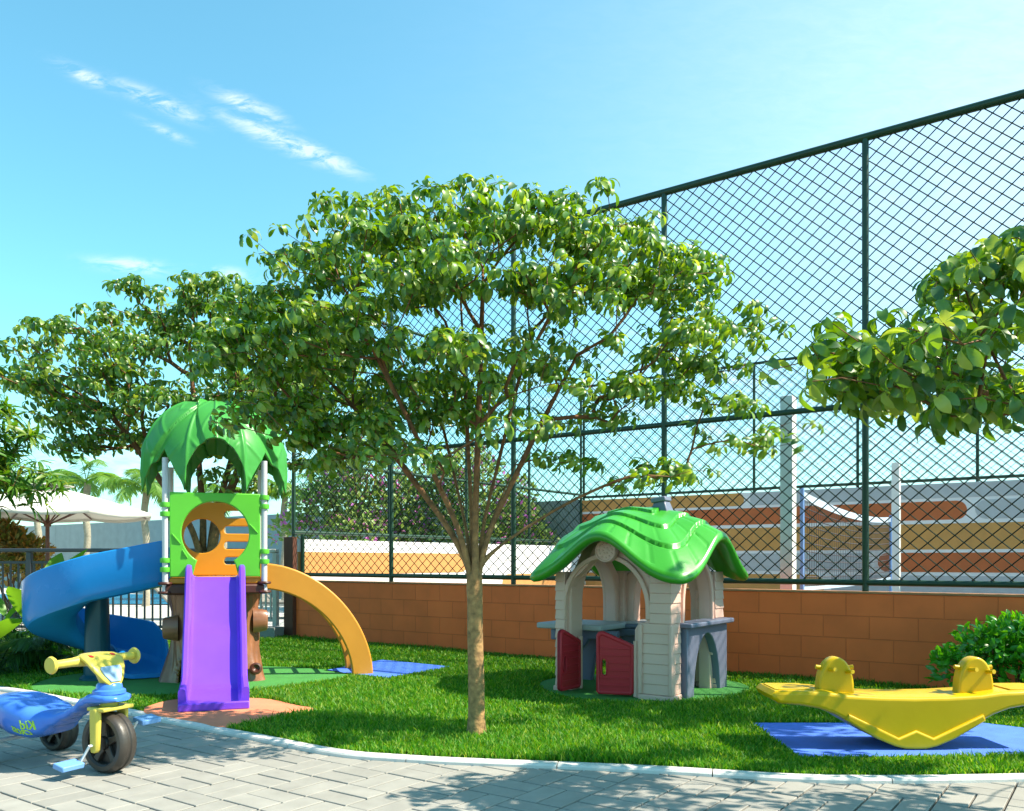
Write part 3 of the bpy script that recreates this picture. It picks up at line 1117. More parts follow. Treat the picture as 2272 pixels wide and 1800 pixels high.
def leafy_tree(label, base, trunk, limbs, targets, centre, leaf_len, leafm, seed, tmps=T_OBOV, n_leaf=(6, 9), name='shade_tree', r_tip=0.0021, power=0.40, group=None, elev=(-0.25, .45), trunk_r=None):
    rng = np.random.default_rng(seed)
    t = thing(name, label, 'tree', (base[0], base[1], 0), 0, group)
    pos, par, cnt, ends, fork = grow(trunk, limbs, targets, rng)
    k1 = len(limbs[0])
    rt = trunk_r or 0.06
    low = [fork + 1 + q * k1 + i for q in range(len(limbs)) for i in (0, 1)]
    mb, rad = branch_mesh(pos, par, cnt, [i for i in range(fork + 1, len(pos)) if i not in low], r_tip, power)
    mbl = MB()
    fk = Vector(pos[fork])
    for q in range(len(limbs)):
        n0, n1 = fork + 1 + q * k1, fork + 2 + q * k1
        a, b = Vector(pos[n0]), Vector(pos[n1])
        h = Vector((a.x - fk.x, a.y - fk.y, 0))
        h = h.normalized() if h.length > 1e-4 else Vector((0, 0, 0))
        p0 = fk + Vector((0, 0, -.34)) + h * rt * .30
        p1 = fk + Vector((0, 0, -.15)) + h * rt * .50
        p2 = fk + Vector((0, 0, .0)) + h * rt * .85
        pts = spline([tuple(p0), tuple(p1), tuple(p2), tuple(a), tuple(b)], 4)
        ks = [0, 1, 2, 3, 4]
        rk = [rt * .5, rt * .56, max(rt * .44, rad[n0] * 1.15), rad[n0], rad[n1]]
        mbl.tube(pts, [float(np.interp(i / 4, ks, rk)) for i in range(len(pts))], 10, caps=False)
    # trunk: one smooth tapered tube with a flared foot
    n = len(trunk)
    fine = spline([tuple(p) for p in trunk], 6)
    m = len(fine)
    rr = [rt * (1.0 + 0.18 * (1 - k / (m - 1)) + 0.6 * max(0, 1 - k / (m * 0.16)) ** 2 + 0.06 * max(0, (k / (m - 1) - .6) / .4)) for k in range(m)]
    rr[-1] *= .25; rr[-2] *= .62; rr[-3] *= .85
    mb.add(mbl.v, mbl.f)
    MB().tube(fine, rr, 16).build('trunk', M_['bark'], t, angle=80)
    mb.build('branches', M_['bark'], t, angle=80)
    P = np.array([pos[e] for e in ends])
    out = unit(P - np.array(centre))
    par_dir = unit(np.array([pos[e] - pos[par[e]] for e in ends]))
    A = unit(np.array([0, 0, 0.75]) + 0.35 * out + 0.35 * par_dir + rng.normal(0, .22, P.shape))
    V, F = scatter(tmps, *rosettes(P, A, n_leaf[0], n_leaf[1], leaf_len, elev))
    link_mesh(np_mesh('crown', V, F), 'crown', leafm, t, angle=60)
    print(name, len(P), 'whorls', len(F), 'faces')
    return t


def vase(fork, tips, k=6, bow=0.25):
    """limbs leaving the fork steeply and bending outwards"""
    out = []
    f = np.array(fork, float)
    for tip in tips:
        q = np.array(tip, float)
        pts = []
        for i in range(1, k + 1):
            s = i / k
            m = f + (q - f) * s
            m = m + np.array([0, 0, 1]) * bow * s * (1 - s) * np.linalg.norm((q - f)[:2])
            pts.append(m)
        out.append(pts)
    return out


def ell(cx, cy, cz, rx, ry, ru, rd, p_in=0.42):
    def f(rng):
        while True:
            d = rng.normal(0, 1, 3)
            d /= np.linalg.norm(d)
            r = rng.random() ** p_in
            q = d * r
            q = np.array([cx + q[0] * rx, cy + q[1] * ry, cz + (q[2] * ru if q[2] > 0 else q[2] * rd)])
            return q
    return f


# --- main tree in the middle of the lawn (local to its base)
rng = np.random.default_rng(11)
bx, by = gp(1003, 1550)
trunk = [(0, 0, -0.03), (0.0, 0, 0.3), (-.008, .01, .62), (-.01, .0, .92), (-.015, 0, 1.06)]
tips = [(-.95, .15, 2.25), (-.6, -.35, 2.35), (-.12, .3, 2.9), (.05, -.25, 2.75), (.35, .25, 2.6), (.62, -.1, 2.35), (-.35, .55, 2.4), (.5, .6, 2.3), (.95, -.05, 1.62)]
tg = clumps(flat_ell(-.0, -.10, 2.48, 1.48, .76, .74, .56, 2.1), 72, 15, rng, .24, .34,
            extra=[(1.5, 0, 2.32), (1.62, .05, 2.08), (1.75, .1, 1.9), (1.2, .1, 2.2), (1.02, -.1, 1.62), (1.25, -.15, 1.66), (.55, .2, 1.75), (-.75, .1, 1.85), (-.3, -.5, 1.7),
                   (.2, -.6, 1.85), (-1.2, 0, 2.1), (-.9, -.1, 1.95), (-.6, -.3, 1.9), (-1.1, -.1, 1.87), (-.95, .1, 1.77), (-1.3, 0, 2.05), (-.75, -.1, 1.74), (-.7, 0, 3.3), (-.1, 0, 3.34), (.5, 0, 3.36), (-1.3, .1, 2.8), (1.3, 0, 2.8), (-1.45, -.1, 2.5), (-1.0, 0, 3.05), (.3, .1, 3.36), (.62, -.1, 3.3), (1.15, 0, 2.98), (-.45, -.1, 3.33), (1.45, .1, 2.62), (-1.62, 0, 2.35), (-1.5, .1, 2.72), (-1.22, 0, 2.98), (1.62, 0, 2.55), (1.3, .1, 3.02), (.95, 0, 3.22), (-.15, .1, 3.42), (-1.45, 0, 1.98)])
tg = [q for q in tg if 1.45 < q[2] < 3.42 and not (q[2] < 1.75 and q[0] ** 2 + q[1] ** 2 < .35)]
leafy_tree('middle shade tree with a slender bare trunk standing free on the lawn', (bx, by), trunk, vase(trunk[-1], tips), tg, (0, 0, 2.0), 0.103, M_['leaf'], 21, trunk_r=0.045, r_tip=.0015, power=.44, n_leaf=(7, 10))

# --- tree behind the slide tower
rng = np.random.default_rng(12)
trunk = [(0, 0, -0.03), (0.02, 0, .4), (-.02, .01, .8), (0, 0, 1.2)]
tips = [(-1.3, .2, 2.9), (-.3, .3, 3.6), (.85, -.1, 3.1), (.3, .8, 3.2), (-.9, -.4, 2.7)]
tg = clumps(flat_ell(-.15, 0, 3.18, 1.85, 1.3, .98, .80, 2.3), 118, 15, rng, .22, .42,
            extra=[(-1.95, 0, 3.5), (-2.05, .1, 3.15), (-1.6, .1, 2.45), (-1.3, -.2, 2.35), (-1.7, 0, 2.7), (1.5, 0, 3.3), (1.3, .1, 3.65), (1.6, 0, 2.9), (1.1, 0, 2.6), (.9, .2, 2.2), (.3, 0, 2.1), (.6, -.3, 1.9)])
tg = [q for q in tg if q[2] > 1.7]
leafy_tree('shade tree behind the slide tower with its crown against the sky', (-3.42, 9.55), trunk, vase(trunk[-1], tips), tg, (-.3, 0, 2.6), 0.130, M_['leaf_far'], 22, trunk_r=0.085, r_tip=.0025, power=.46)

# --- tree at the right, its trunk outside the picture
rng = np.random.default_rng(13)
trunk = [(0, 0, -0.03), (0.0, 0, 0.4), (.01, .01, .8), (0, 0, 1.2)]
tips = [(-1.2, .1, 1.75), (-1.0, .5, 1.9), (-.9, -.4, 1.9), (-.2, .6, 2.5), (.1, -.5, 2.5), (.8, .2, 2.3), (.3, .9, 2.2), (0, 0, 2.8)]


def crown_r(rng):
    while True:
        a, r = rng.uniform(0, 2 * PI), rng.random() ** .5
        top = 1.92 + 1.15 * (1 - r ** 1.25)
        z = rng.uniform(1.72, top)
        if rng.random() < 0.6: z = top - rng.random() * .25
        return np.array([r * 1.75 * math.cos(a), r * 1.25 * math.sin(a) + .15, max(z, 1.7)])


tg = clumps(crown_r, 52, 11, rng, .42, .30, extra=[(-1.78, .35, 2.0), (-1.65, .5, 2.1), (-1.55, .2, 1.85), (-1.35, .0, 1.72), (-1.1, .3, 2.35)])
tg = [q for q in tg if q[2] > 1.58]
leafy_tree('near shade tree reaching into the picture from the right with large leaves', (3.16, 3.50), trunk, vase(trunk[-1], tips), tg, (0, 0, 1.7), 0.138, M_['leaf'], 23, trunk_r=0.055)

# --- taller tree further right; only its shade on the lawn shows
rng = np.random.default_rng(15)
trunk = [(0, 0, -0.03), (0.0, 0, 0.8), (.02, .01, 1.7), (0, 0, 2.5)]
tips = [(-.9, .1, 3.7), (-.3, -.4, 3.9), (.5, .3, 3.9), (.9, -.1, 3.7), (0, .5, 4.1)]
tg = clumps(flat_ell(0, -.1, 3.9, 1.35, .62, .7, .6), 40, 12, rng, .32, .34)
leafy_tree('tall shade tree standing by the wall beyond the right picture edge', (5.05, 5.78), trunk, vase(trunk[-1], tips), tg, (0, 0, 3.2), 0.14, M_['leaf'], 25, trunk_r=0.075)

# --- narrow leaved tree at the left edge
rng = np.random.default_rng(14)
trunk = [(0, 0, -.03), (0, 0, .5), (.02, 0, 1.1)]
tips = [(.6, -.1, 2.0), (.3, .4, 2.2), (-.4, .1, 2.1), (.1, -.5, 2.1), (.7, .3, 1.7)]
tg = clumps(ell(.05, 0, 2.12, 1.15, 1.0, .55, .42), 34, 11, rng, .7, .25, extra=[(1.2, 0, 1.85), (1.0, 0, 2.3), (.8, -.1, 1.75), (1.1, .1, 1.75)])
leafy_tree('small tree with narrow pointed leaves at the left edge before the parasol', (-5.62, 7.95), trunk, vase(trunk[-1], tips, 5, .15), tg, (0, 0, 1.6), 0.19, M_['leaf_narrow'], 24, T_NARR, (9, 13), 'narrow_leaf_tree', elev=(-.3, .9))


# ------------------------------------------------------------------ shrubs, palms
def ball_leaves(n, shape, L, rng, up=0.5):
    P, D, Nn, Ls = [], [], [], []
    for _ in range(n):
        p, o_ = shape(rng)
        d = o_ + rng.normal(0, .45, 3) + np.array([0, 0, up * .3])
        nn = np.array([0, 0, up]) + 0.7 * o_ + rng.normal(0, .4, 3)
        P.append(p); D.append(d); Nn.append(nn); Ls.append(L * rng.uniform(.7, 1.2))
    return P, D, Nn, Ls


def lumpy(lumps, p_in=0.28):
    wts = np.array([l[3] ** 2 for l in lumps]); wts = wts / wts.sum()

    def f(rng):
        l = lumps[int(rng.choice(len(lumps), p=wts))]
        d = rng.normal(0, 1, 3); d /= np.linalg.norm(d)
        if d[2] < -.3: d[2] *= -1
        r = l[3] * rng.random() ** p_in
        return np.array(l[:3]) + d * r * np.array([1, 1, l[4] if len(l) > 4 else 1]), d
    return f


def stems_mesh(lumps, r=0.008):
    mb = MB()
    for l in lumps:
        for k in range(3):
            a = random.uniform(0, 6.28)
            mb.tube([(random.uniform(-.05, .05), random.uniform(-.05, .05), -.02), (l[0] * .5, l[1] * .5, l[2] * .5), (l[0] + math.cos(a) * l[3] * .5, l[1] + math.sin(a) * l[3] * .5, l[2] + l[3] * .3)], [r, r * .8, r * .4], 5)
    return mb


def shrub(name, label, cat, loc, lumps, n, L, tmps, m, seed, flowers=None, group=None, stem_r=.008, trunk=None):
    rng = np.random.default_rng(seed)
    t = thing(name, label, cat, loc, 0, group)
    if trunk:
        MB().tube([(0, 0, -.03), (.03, 0, trunk[0] * .5), (0, 0, trunk[0])], [trunk[1] * 1.2, trunk[1], trunk[1] * .9], 10).build('trunk', M_['bark'], t)
    stems_mesh(lumps, stem_r).build('stems', M_['twig'], t)
    V, F = scatter(tmps, *ball_leaves(n, lumpy(lumps), L, rng))
    link_mesh(np_mesh('foliage', V, F), 'foliage', m, t, angle=60)
    if flowers:
        V, F = scatter(T_SMALL, *ball_leaves(flowers[0], lumpy(lumps, .08), flowers[1], rng))
        link_mesh(np_mesh('blossoms', V, F), 'blossoms', flowers[2], t, angle=60)
    return t


lum = [(0, 0, .36, .30, 1), (-.28, -.05, .36, .26, 1), (.3, .05, .40, .28, 1), (-.1, -.1, .46, .22), (.15, -.1, .48, .22), (-.45, .0, .22, .20), (.55, 0, .3, .26), (-.55, -.05, .33, .10), (0, -.15, .2, .3)]
shrub('shrub', 'bright green round leaved shrub against the wall behind the seesaw', 'shrub', (3.88, 6.55, 0), lum, 2600, 0.075, T_OVAL, M_['leaf_shrub'], 31)

for (x, y, sc, sd, lab) in ((-3.35, 18.2, 1.0, 41, 'left flowering tree with pink blossom behind the orange striped wall'),
                            (-.95, 18.6, 1.0, 42, 'right flowering tree with pink blossom behind the court tree trunk')):
    lum = [(0, 0, 2.2 * sc, 1.1), (-.8, 0, 1.9, .8), (.8, .1, 1.9, .85), (.2, -.2, 2.9, .8), (-.5, .1, 2.7, .75), (-1.2, -.1, 1.5, .6), (1.25, -.1, 1.5, .6), (0, -.4, 1.4, .9), (.9, 0, 2.6, .5)]
    rr_ = random.Random(sd)
    lum = [(a + rr_.uniform(-.15, .15), b, c + rr_.uniform(-.2, .15), d * rr_.uniform(.85, 1.1)) for a, b, c, d in lum]
    shrub('flowering_tree', lab, 'tree', (x, y, 0), lum, 5200, 0.13, T_SMALL, M_['leaf_bou'], sd, (750, 0.10, M_['bract']), 'pink flowering trees beyond the court', .025, (1.5, .06))

lum = [(0, 0, 1.2, .4), (.35, 0, 1.1, .35), (-.5, 0, 1.2, .5), (.2, -.1, .8, .45), (-.2, 0, 1.5, .3)]
shrub('croton_bush', 'bush with orange tipped leaves beyond the dark railing under the parasol', 'bush', (-9.1, 15.6, 0.04), lum, 2200, 0.15, T_NARR + T_OVAL, M_['leaf_orange'], 43, stem_r=.015)


def frond(mb_r, base, az, L, droop, rise, n, leafl, arrs, rng, hang=0.5, r=0.012):
    """a feather leaf: arching rib plus leaflets on both sides"""
    pts = []
    p = np.array(base, float)
    el = rise
    d_el = droop / 14
    for k in range(15):
        pts.append(p.copy())
        d = np.array([math.cos(az) * math.cos(el), math.sin(az) * math.cos(el), math.sin(el)])
        p = p + d * L / 14
        el -= d_el * (0.6 + k / 14)
    mb_r.tube([tuple(q) for q in pts], [r * (1 - .8 * k / 14) for k in range(15)], 5)
    side = np.array([-math.sin(az), math.cos(az), 0])
    for k in range(n):
        s = 0.12 + 0.88 * (k + .5) / n
        f = s * 13.99
        i = int(f)
        q = pts[i] + (pts[min(i + 1, 14)] - pts[i]) * (f - i)
        tdir = unit(pts[min(i + 1, 14)] - pts[i])
        ll = leafl * math.sin(PI * min(1, .15 + s * .85)) ** .6 * rng.uniform(.85, 1.1)
        for sg in (-1, 1):
            d = side * sg * .8 + tdir * .55 + np.array([0, 0, -hang * rng.uniform(.4, 1.1)])
            arrs[0].append(q); arrs[1].append(d); arrs[2].append(np.array([0, 0, 1.0]) + tdir * .2 + side * sg * -.3); arrs[3].append(max(ll, .03))


T_LEAFLET = [leaf_template([0, .3, .7, 1], [.02, .045, .035, .004], R(c), .3) for c in (15, 40)]


def palm(label, loc, h, L, nf, seed, hang=.5):
    rng = np.random.default_rng(seed)
    t = thing('palm_tree', label, 'palm', loc, 0, 'palms beyond the pool deck')
    n = 14
    MB().tube([(.03 * math.sin(k), 0, h * k / n) for k in range(n + 1)], [0.075 + .02 * (k == 0) + .006 * (k % 2) for k in range(n + 1)], 12).build('trunk', M_['grey_bark'], t)
    rib = MB()
    arrs = ([], [], [], [])
    for k in range(nf):
        frond(rib, (0, 0, h - .02), 2 * PI * k / nf + rng.uniform(-.25, .25), L * rng.uniform(.85, 1.1), R(rng.uniform(95, 150)), R(rng.uniform(15, 75)), 46, .36, arrs, rng, hang)
    rib.build('ribs', M_['leaf_palm'], t)
    V, F = scatter(T_LEAFLET, *arrs)
    link_mesh(np_mesh('crown', V, F), 'crown', M_['leaf_palm'], t, angle=60)


def at(px, Y, z=0.0): return ((px - 1078) / 1800 * Y, Y, z)


palm('palm seen just right of the parasol top with the tallest fronds', at(182, 20.5), 2.95, 1.35, 13, 51)
palm('palm with drooping fronds between the parasol and the slide tower', at(306, 19.5), 2.7, 1.3, 13, 52)
palm('palm at the far left with its crown hidden behind the parasol', at(80, 21.5), 2.8, 1.3, 11, 53)
palm('palm between the slide tower and the mesh fence corner', at(598, 21.5), 2.7, 1.3, 12, 54)
palm('palm behind the tower roof and its shade tree', at(470, 22.5), 2.7, 1.3, 11, 55)


def fern(label, loc, L, nf, seed, m='leaf_fern', rise=(25, 75)):
    rng = np.random.default_rng(seed)
    t = thing('fern_palm', label, 'plant', loc, 0, 'feathery palms in the left bed')
    rib = MB()
    arrs = ([], [], [], [])
    for k in range(nf):
        frond(rib, (0, 0, .02), 2 * PI * k / nf + rng.uniform(-.3, .3), L * rng.uniform(.75, 1.1), R(rng.uniform(70, 120)), R(rng.uniform(*rise)), 34, .24, arrs, rng, .35, .007)
    rib.build('ribs', M_[m], t)
    V, F = scatter(T_LEAFLET, *arrs)
    link_mesh(np_mesh('fronds', V, F), 'fronds', M_[m], t, angle=60)


fern('dark feathery palm lowest at the left edge beside the path', (-4.95, 8.25, 0), .95, 15, 61)
fern('dark feathery palm under the big blue spiral slide', (-4.45, 8.75, 0), .85, 14, 62)
fern('dark feathery palm further back near the dark railing', (-5.3, 9.3, 0), 1.0, 14, 63)
fern('small yellow green feathery palm peeping out behind the spiral slide', (-3.95, 9.1, 0), .55, 9, 64, 'leaf_palm')


def paddle_plant(label, loc, leaves, seed):
    rng = np.random.default_rng(seed)
    t = thing('broad_leaf_plant', label, 'plant', loc, 0)
    st = MB()
    P, D, Nn, Ls = [], [], [], []
    for (az, lean, h, L) in leaves:
        d = np.array([math.cos(az) * math.sin(lean), math.sin(az) * math.sin(lean), math.cos(lean)])
        st.tube([(0, 0, -.02), tuple(d * h * .5), tuple(d * h)], [.016, .013, .009], 7)
        P.append(d * h); D.append(d + np.array([0, 0, -.1])); Nn.append(np.array([-d[0] * d[2], -d[1] * d[2], d[0] ** 2 + d[1] ** 2 + .05]) + rng.normal(0, .15, 3)); Ls.append(L)
    st.build('stalks', M_['leaf_palm'], t)
    tm = [leaf_template([0, .08, .25, .5, .75, .92, 1], [.01, .08, .15, .17, .13, .05, .004], R(c), .35) for c in (35, 60)]
    for k in range(len(P)):
        V, F = scatter([tm[k % 2]], P[k:k + 1], D[k:k + 1], Nn[k:k + 1], Ls[k:k + 1])
        link_mesh(np_mesh('leaf_blade', V, F), 'leaf_blade', M_['leaf_big'], t, angle=80)


paddle_plant('plant with upright broad paddle leaves before the dark railing at left', (-4.95, 8.95, 0), [(0.2, .25, .72, .62), (2.0, .5, .6, .55), (3.4, .55, .6, .6), (-.6, .75, .45, .55), (-1.4, .6, .6, .6), (4.4, .8, .5, .5), (1.0, .95, .4, .5), (0.6, .12, .75, .55)], 71)
paddle_plant('lower broad leaved plant crossing the left picture edge', (-5.35, 8.55, 0), [(0.3, .5, .5, .55), (1.2, .9, .4, .5), (-.5, .8, .45, .55), (-1.2, .5, .5, .5), (2.6, .6, .5, .5)], 72)

# ------------------------------------------------------------------ pool side
poly_sheet('pool_deck', [(-40, 12.7), (-3.4, 12.35), (-3.4, 12.4), (0, 40), (-40, 40)], 0.05, M_['deck'])
poly_sheet('pool_water', [(-15.5, 20.8), (-7.4, 20.0), (-6.8, 25.5), (-15.5, 26.5)], 0.075, M_['water'])


def railing(label, a, b, n_post, m, zb, zt, bar_gap=0.115):
    a, b = Vector(a), Vector(b)
    L = (b - a).length
    t = thing('railing', label, 'railing', (a.x, a.y, 0), math.atan2(b.y - a.y, b.x - a.x))
    MB().box(-.03, L + .03, -.045, .045, zt - .055, zt).build('top_rail', m, t, bevel=.012)
    MB().box(0, L, -.018, .018, zt - .225, zt - .185).build('rail', m, t, bevel=.004)
    MB().box(0, L, -.018, .018, zb + .06, zb + .10).build('rail', m, t, bevel=.004)
    for k in range(n_post):
        x = L * k / (n_post - 1)
        MB().box(x - .035, x + .035, -.034, .034, zb, zt - .056).build('post', m, t, bevel=.004)
    nb_ = int(L / bar_gap)
    mb_ = MB()
    k = 0
    for k in range(1, nb_):
        x = L * k / nb_
        mb_.box(x - .011, x + .011, -.011, .011, zb + .101, zt - .226)
    mb_.build('bars', m, t)
    return t


railing('long dark grey aluminium railing along the pool deck', (-9.2, 12.55), (-3.85, 12.45), 6, M_['rail_dark'], 0.05, 1.275)
railing('short railing section coloured pale as if sunlit beside the brown wall pier', (-3.84, 12.36), (-3.36, 12.16), 2, M_['rail_light'], .165, 1.26, .075)  # sunlight on the railing is put into this pale colour
o = MB().box(-.32, .32, -.09, .12, -.05, .165).build('plinth', M_['grey_kerb'], None, bevel=.006)
o.location = (-3.56, 12.08, 0)
o.rotation_euler = (0, 0, -.4)
tag(o, 'low grey concrete plinth under the pale railing section', 'plinth')

# parasol
ux, uy = at(100, 15.0)[:2]
t = thing('parasol', 'cream market parasol with brown wooden pole and ribs by the pool', 'parasol', (ux, uy, .05))
zr, za, rad_ = 1.87, 2.36, 1.78


def umb_pt(k, s, rise=0.0):
    a = 2 * PI * k / 8 + .05
    return (rad_ * s * math.cos(a), rad_ * s * math.sin(a), za - (za - zr) * s ** 1.12 + rise)


mbc = MB()
rings = []
for s in (0.12, .25, .4, .55, .7, .85, 1.0):
    ring = []
    for k in range(8):
        for q in range(4):
            a, b = Vector(umb_pt(k, s)), Vector(umb_pt(k + 1, s))
            p = a.lerp(b, q / 4)
            p.z -= 0.05 * s * math.sin(PI * q / 4)
            ring.append(tuple(p))
    rings.append(ring)
rings.append([(x * 1.0, y * 1.0, z - .05) for x, y, z in rings[-1]])
mbc.loft(rings, caps=False)
oc = mbc.build('canopy', M_['canvas'], t, angle=20)
so = oc.modifiers.new('solid', 'SOLIDIFY'); so.thickness = .006
mbv = MB()
rings = []
for s in (0.0, .1, .19, .24):
    rings.append([(rad_ * s * math.cos(2 * PI * k / 16), rad_ * s * math.sin(2 * PI * k / 16), za + .045 - .14 * s * 1.6) for k in range(16)])
mbv.loft(rings, caps=False)
ov = mbv.build('vent', M_['canvas'], t)
so = ov.modifiers.new('solid', 'SOLIDIFY'); so.thickness = .006
MB().tube([(0, 0, 0), (0, 0, za + .03)], .033, 12).build('pole', M_['wood'], t)
MB().lathe([(.05, 1.64), (.06, 1.66), (.06, 1.72), (.05, 1.74)], 14).build('hub', M_['wood'], t)
for k in range(8):
    p = umb_pt(k, .98, -.028); q = umb_pt(k, .02, -.03); m_ = umb_pt(k, .5, -.035)
    MB().tube([q, m_, p], .014, 6).build('rib', M_['wood'], t)
    MB().tube([(.05 * math.cos(2 * PI * k / 8 + .05), .05 * math.sin(2 * PI * k / 8 + .05), 1.69), m_], .013, 6).build('strut', M_['wood'], t)
MB().box(-.3, .3, -.3, .3, 0, .07).build('base', M_['grey_kerb'], t, bevel=.01)


def lounger(label, loc, rot):
    t = thing('sun_lounger', label, 'sun lounger', loc, rot, 'sun loungers on the pool deck')
    MB().box(-.32, .32, 0, 1.3, .27, .31).build('seat', M_['sling'], t, bevel=.008)
    Mx = Matrix.Translation((0, 0, .30)) @ Matrix.Rotation(R(-48), 4, 'X')
    MB().box(-.32, .32, -.72, 0, -.02, .02, Mx).build('backrest', M_['sling'], t, bevel=.008)
    for x in (-.30, .30):
        for y in (.08, 1.2):
            MB().box(x - .02, x + .02, y - .02, y + .02, 0, .27).build('leg', M_['rail_light'], t)
        MB().box(x - .025, x + .025, -.02, 1.32, .235, .27).build('side_rail', M_['rail_light'], t)


lounger('taupe sun lounger with raised back behind the dark railing', (-6.05, 15.2, .05), R(-75))
lounger('taupe sun lounger seen between the tower and the wall pier', (-4.5, 15.6, .05), R(-100))

# ------------------------------------------------------------------ slide tower
O = Vector((-2.6, 7.5, 0))
TROT = math.atan2(.32, .947)
tw = thing('slide_tower', 'plastic play tower with a tree trunk base, palm leaf roof and three slides', 'play tower', O, TROT)
HX, DY = .41, .82
cy = DY / 2
for (x, y) in ((-HX, 0), (HX, 0), (-HX, DY), (HX, DY)):
    MB().tube([(x, y, .80), (x, y, 1.985)], .026, 16).build('pole', M_['alu'], tw)
    zs = (1.02, 1.10, 1.50, 1.58) if (x < 0) else (1.09, 1.18, 1.58, 1.66)
    for z in zs:
        mbk = MB().lathe([(.027, -.022), (.042, -.02), (.044, 0), (.042, .02), (.027, .022)], 14, Matrix.Translation((x, y, z)))
        mbk.box(x - (.05 if x > 0 else -.0), x + (.05 if x < 0 else 0), y - .016, y + .016, z - .018, z + .018)
        mbk.build('clamp', M_['p_green'] if True else None, tw)
    for z in (.82, .90):
        mbk = MB().lathe([(.02, -.012), (.055, -.01), (.06, 0), (.055, .012), (.02, .014)], 14, Matrix.Translation((x, y, z)))
        mbk.build('clamp', M_['p_dbrown'], tw)

# front panel
hole = arc(0, 1.335, .28, .28, -52, 232, 40)
ol = [(-.375, .955), (-.19, .955), (-.165, 1.06), (-.15, 1.10)] + hole[::-1] + [(.15, 1.10), (.165, 1.06), (.19, .955), (.375, .955), (.375, 1.69), (-.375, 1.69)]
mbp = MB().panel([ol], .05, .010, XZ(0.0))
fp = mbp.build('front_panel', M_['p_green'], tw)
for (a, b) in (((-.355, 1.33), (-.285, 1.24)), ((-.27, 1.19), (-.23, 1.12)), ((.285, 1.42), (.355, 1.34))):
    MB().tube([(a[0], -.026, a[1]), ((a[0] + b[0]) / 2, -.034, (a[1] + b[1]) / 2), (b[0], -.026, b[1])], [.004, .009, .004], 8).build('leaf_relief', M_['p_green'], fp)
# back panel with a round window and slots
slots = [[(.10, z - .036), (.33, z - .036)] + arc(.33, z, .03, .036, -90, 90, 6)[1:-1] + [(.33, z + .036), (.10, z + .036)] + arc(.10, z, .03, .036, 90, 270, 6)[1:-1] for z in (1.095, 1.245, 1.395, 1.545)]
MB().panel([[(-.375, .955), (.375, .955), (.375, 1.66), (-.375, 1.66)], arc(-.13, 1.334, .165, .165, 0, 351, 40)] + slots, .05, .008, XZ(DY)).build('back_panel', M_['p_amber'], tw)
# deck with raised rim
MB().box(-HX + .03, HX - .03, .0, DY, .895, .95).build('deck', M_['p_amber'], tw, bevel=.01)
MB().box(-HX - .01, HX + .01, -.03, DY + .03, .80, .893).build('deck_frame', M_['p_dbrown'], tw, bevel=.02)
# trunk base
def trunk_base():
    NT, NZ = 200, 64
    V = np.zeros((NZ + 1, NT, 3))
    rr_ = random.Random(5)
    phs = [rr_.uniform(0, 6.28) for _ in range(6)]
    for i in range(NZ + 1):
        z = .80 * i / NZ
        zz = z / .80
        for k in range(NT):
            a = 2 * PI * k / NT
            c, s = math.cos(a), math.sin(a)
            sq = 1 / (abs(c) ** 3.4 + abs(s) ** 3.4) ** (1 / 3.4)
            r = .345 + .02 * zz + .10 * (1 - zz) ** 2.4 + .035 * max(0, zz - .8) / .2
            r *= 0.84 + 0.16 * sq
            # root buttresses and bark ridges
            r += .045 * (1 - zz) ** 2 * math.sin(5 * a + phs[0] + .5 * math.sin(3 * z + 1))
            r += .010 * math.sin(14 * a + phs[1] + 2.2 * math.sin(5 * z + phs[3])) + .005 * math.sin(33 * a + phs[2] + 3 * math.sin(7 * z + 2 * c))
            r += .012 * math.sin(8 * z + 3 * a + phs[4])
            V[i, k] = (r * c, cy + .0 + r * s, z)
    keepf = []
    for i in range(NZ):
        for k in range(NT):
            k2 = (k + 1) % NT
            m_ = (V[i, k] + V[i + 1, k2]) / 2
            cut = False
            if m_[1] < cy - .1:
                e = ((m_[0] + .10) / .235) ** 2 + (m_[2] / .40) ** 2
                cut = e < 1
            if not cut:
                keepf.append((i * NT + k, i * NT + k2, (i + 1) * NT + k2, (i + 1) * NT + k))
    # ease the rim of the arch
    for i in range(NZ + 1):
        for k in range(NT):
            p = V[i, k]
            if p[1] < cy - .1:
                e = math.sqrt(((p[0] + .10) / .235) ** 2 + (p[2] / .40) ** 2)
                if .93 < e < 1.07:
                    p[0] = (p[0] + .10) / e - .10
                    if p[2] > .01: p[2] = p[2] / e
                if .9 < e < 1.25:
                    p[1] -= .02 * (1.25 - e) / .3
    mb_ = MB()
    mb_.v = [tuple(p) for p in V.reshape(-1, 3)]
    mb_.f = keepf
    o_ = mb_.build('trunk_base', M_['p_brown'], tw, angle=70)
    so_ = o_.modifiers.new('solid', 'SOLIDIFY')
    so_.thickness = .022
    so_.offset = -1
    return o_


tb = trunk_base()
for (x, y, z, s) in ((-.395, .20, .50, -1), (.40, .22, .55, 1)):
    Mx = Matrix.Translation((x, y, z)) @ Matrix.Rotation(R(90) * s, 4, 'Y') @ Matrix.Scale(1.55, 4, Vector((1, 0, 0)))
    MB().lathe([(.075, -.08), (.068, -.02), (.062, .03), (.057, .045), (.045, .05), (.040, .038), (0.0, .034)], 20, Mx).build('branch_stub', M_['p_brown'], tb)
Mx = Matrix.Translation((.34, .06, .13)) @ Matrix.Rotation(R(75), 4, 'X')
MB().lathe([(.055, 0), (.05, .015), (.035, .02), (.025, .008), (0, .0)], 18, Mx).build('knot_hole', M_['p_dbrown'], tb)


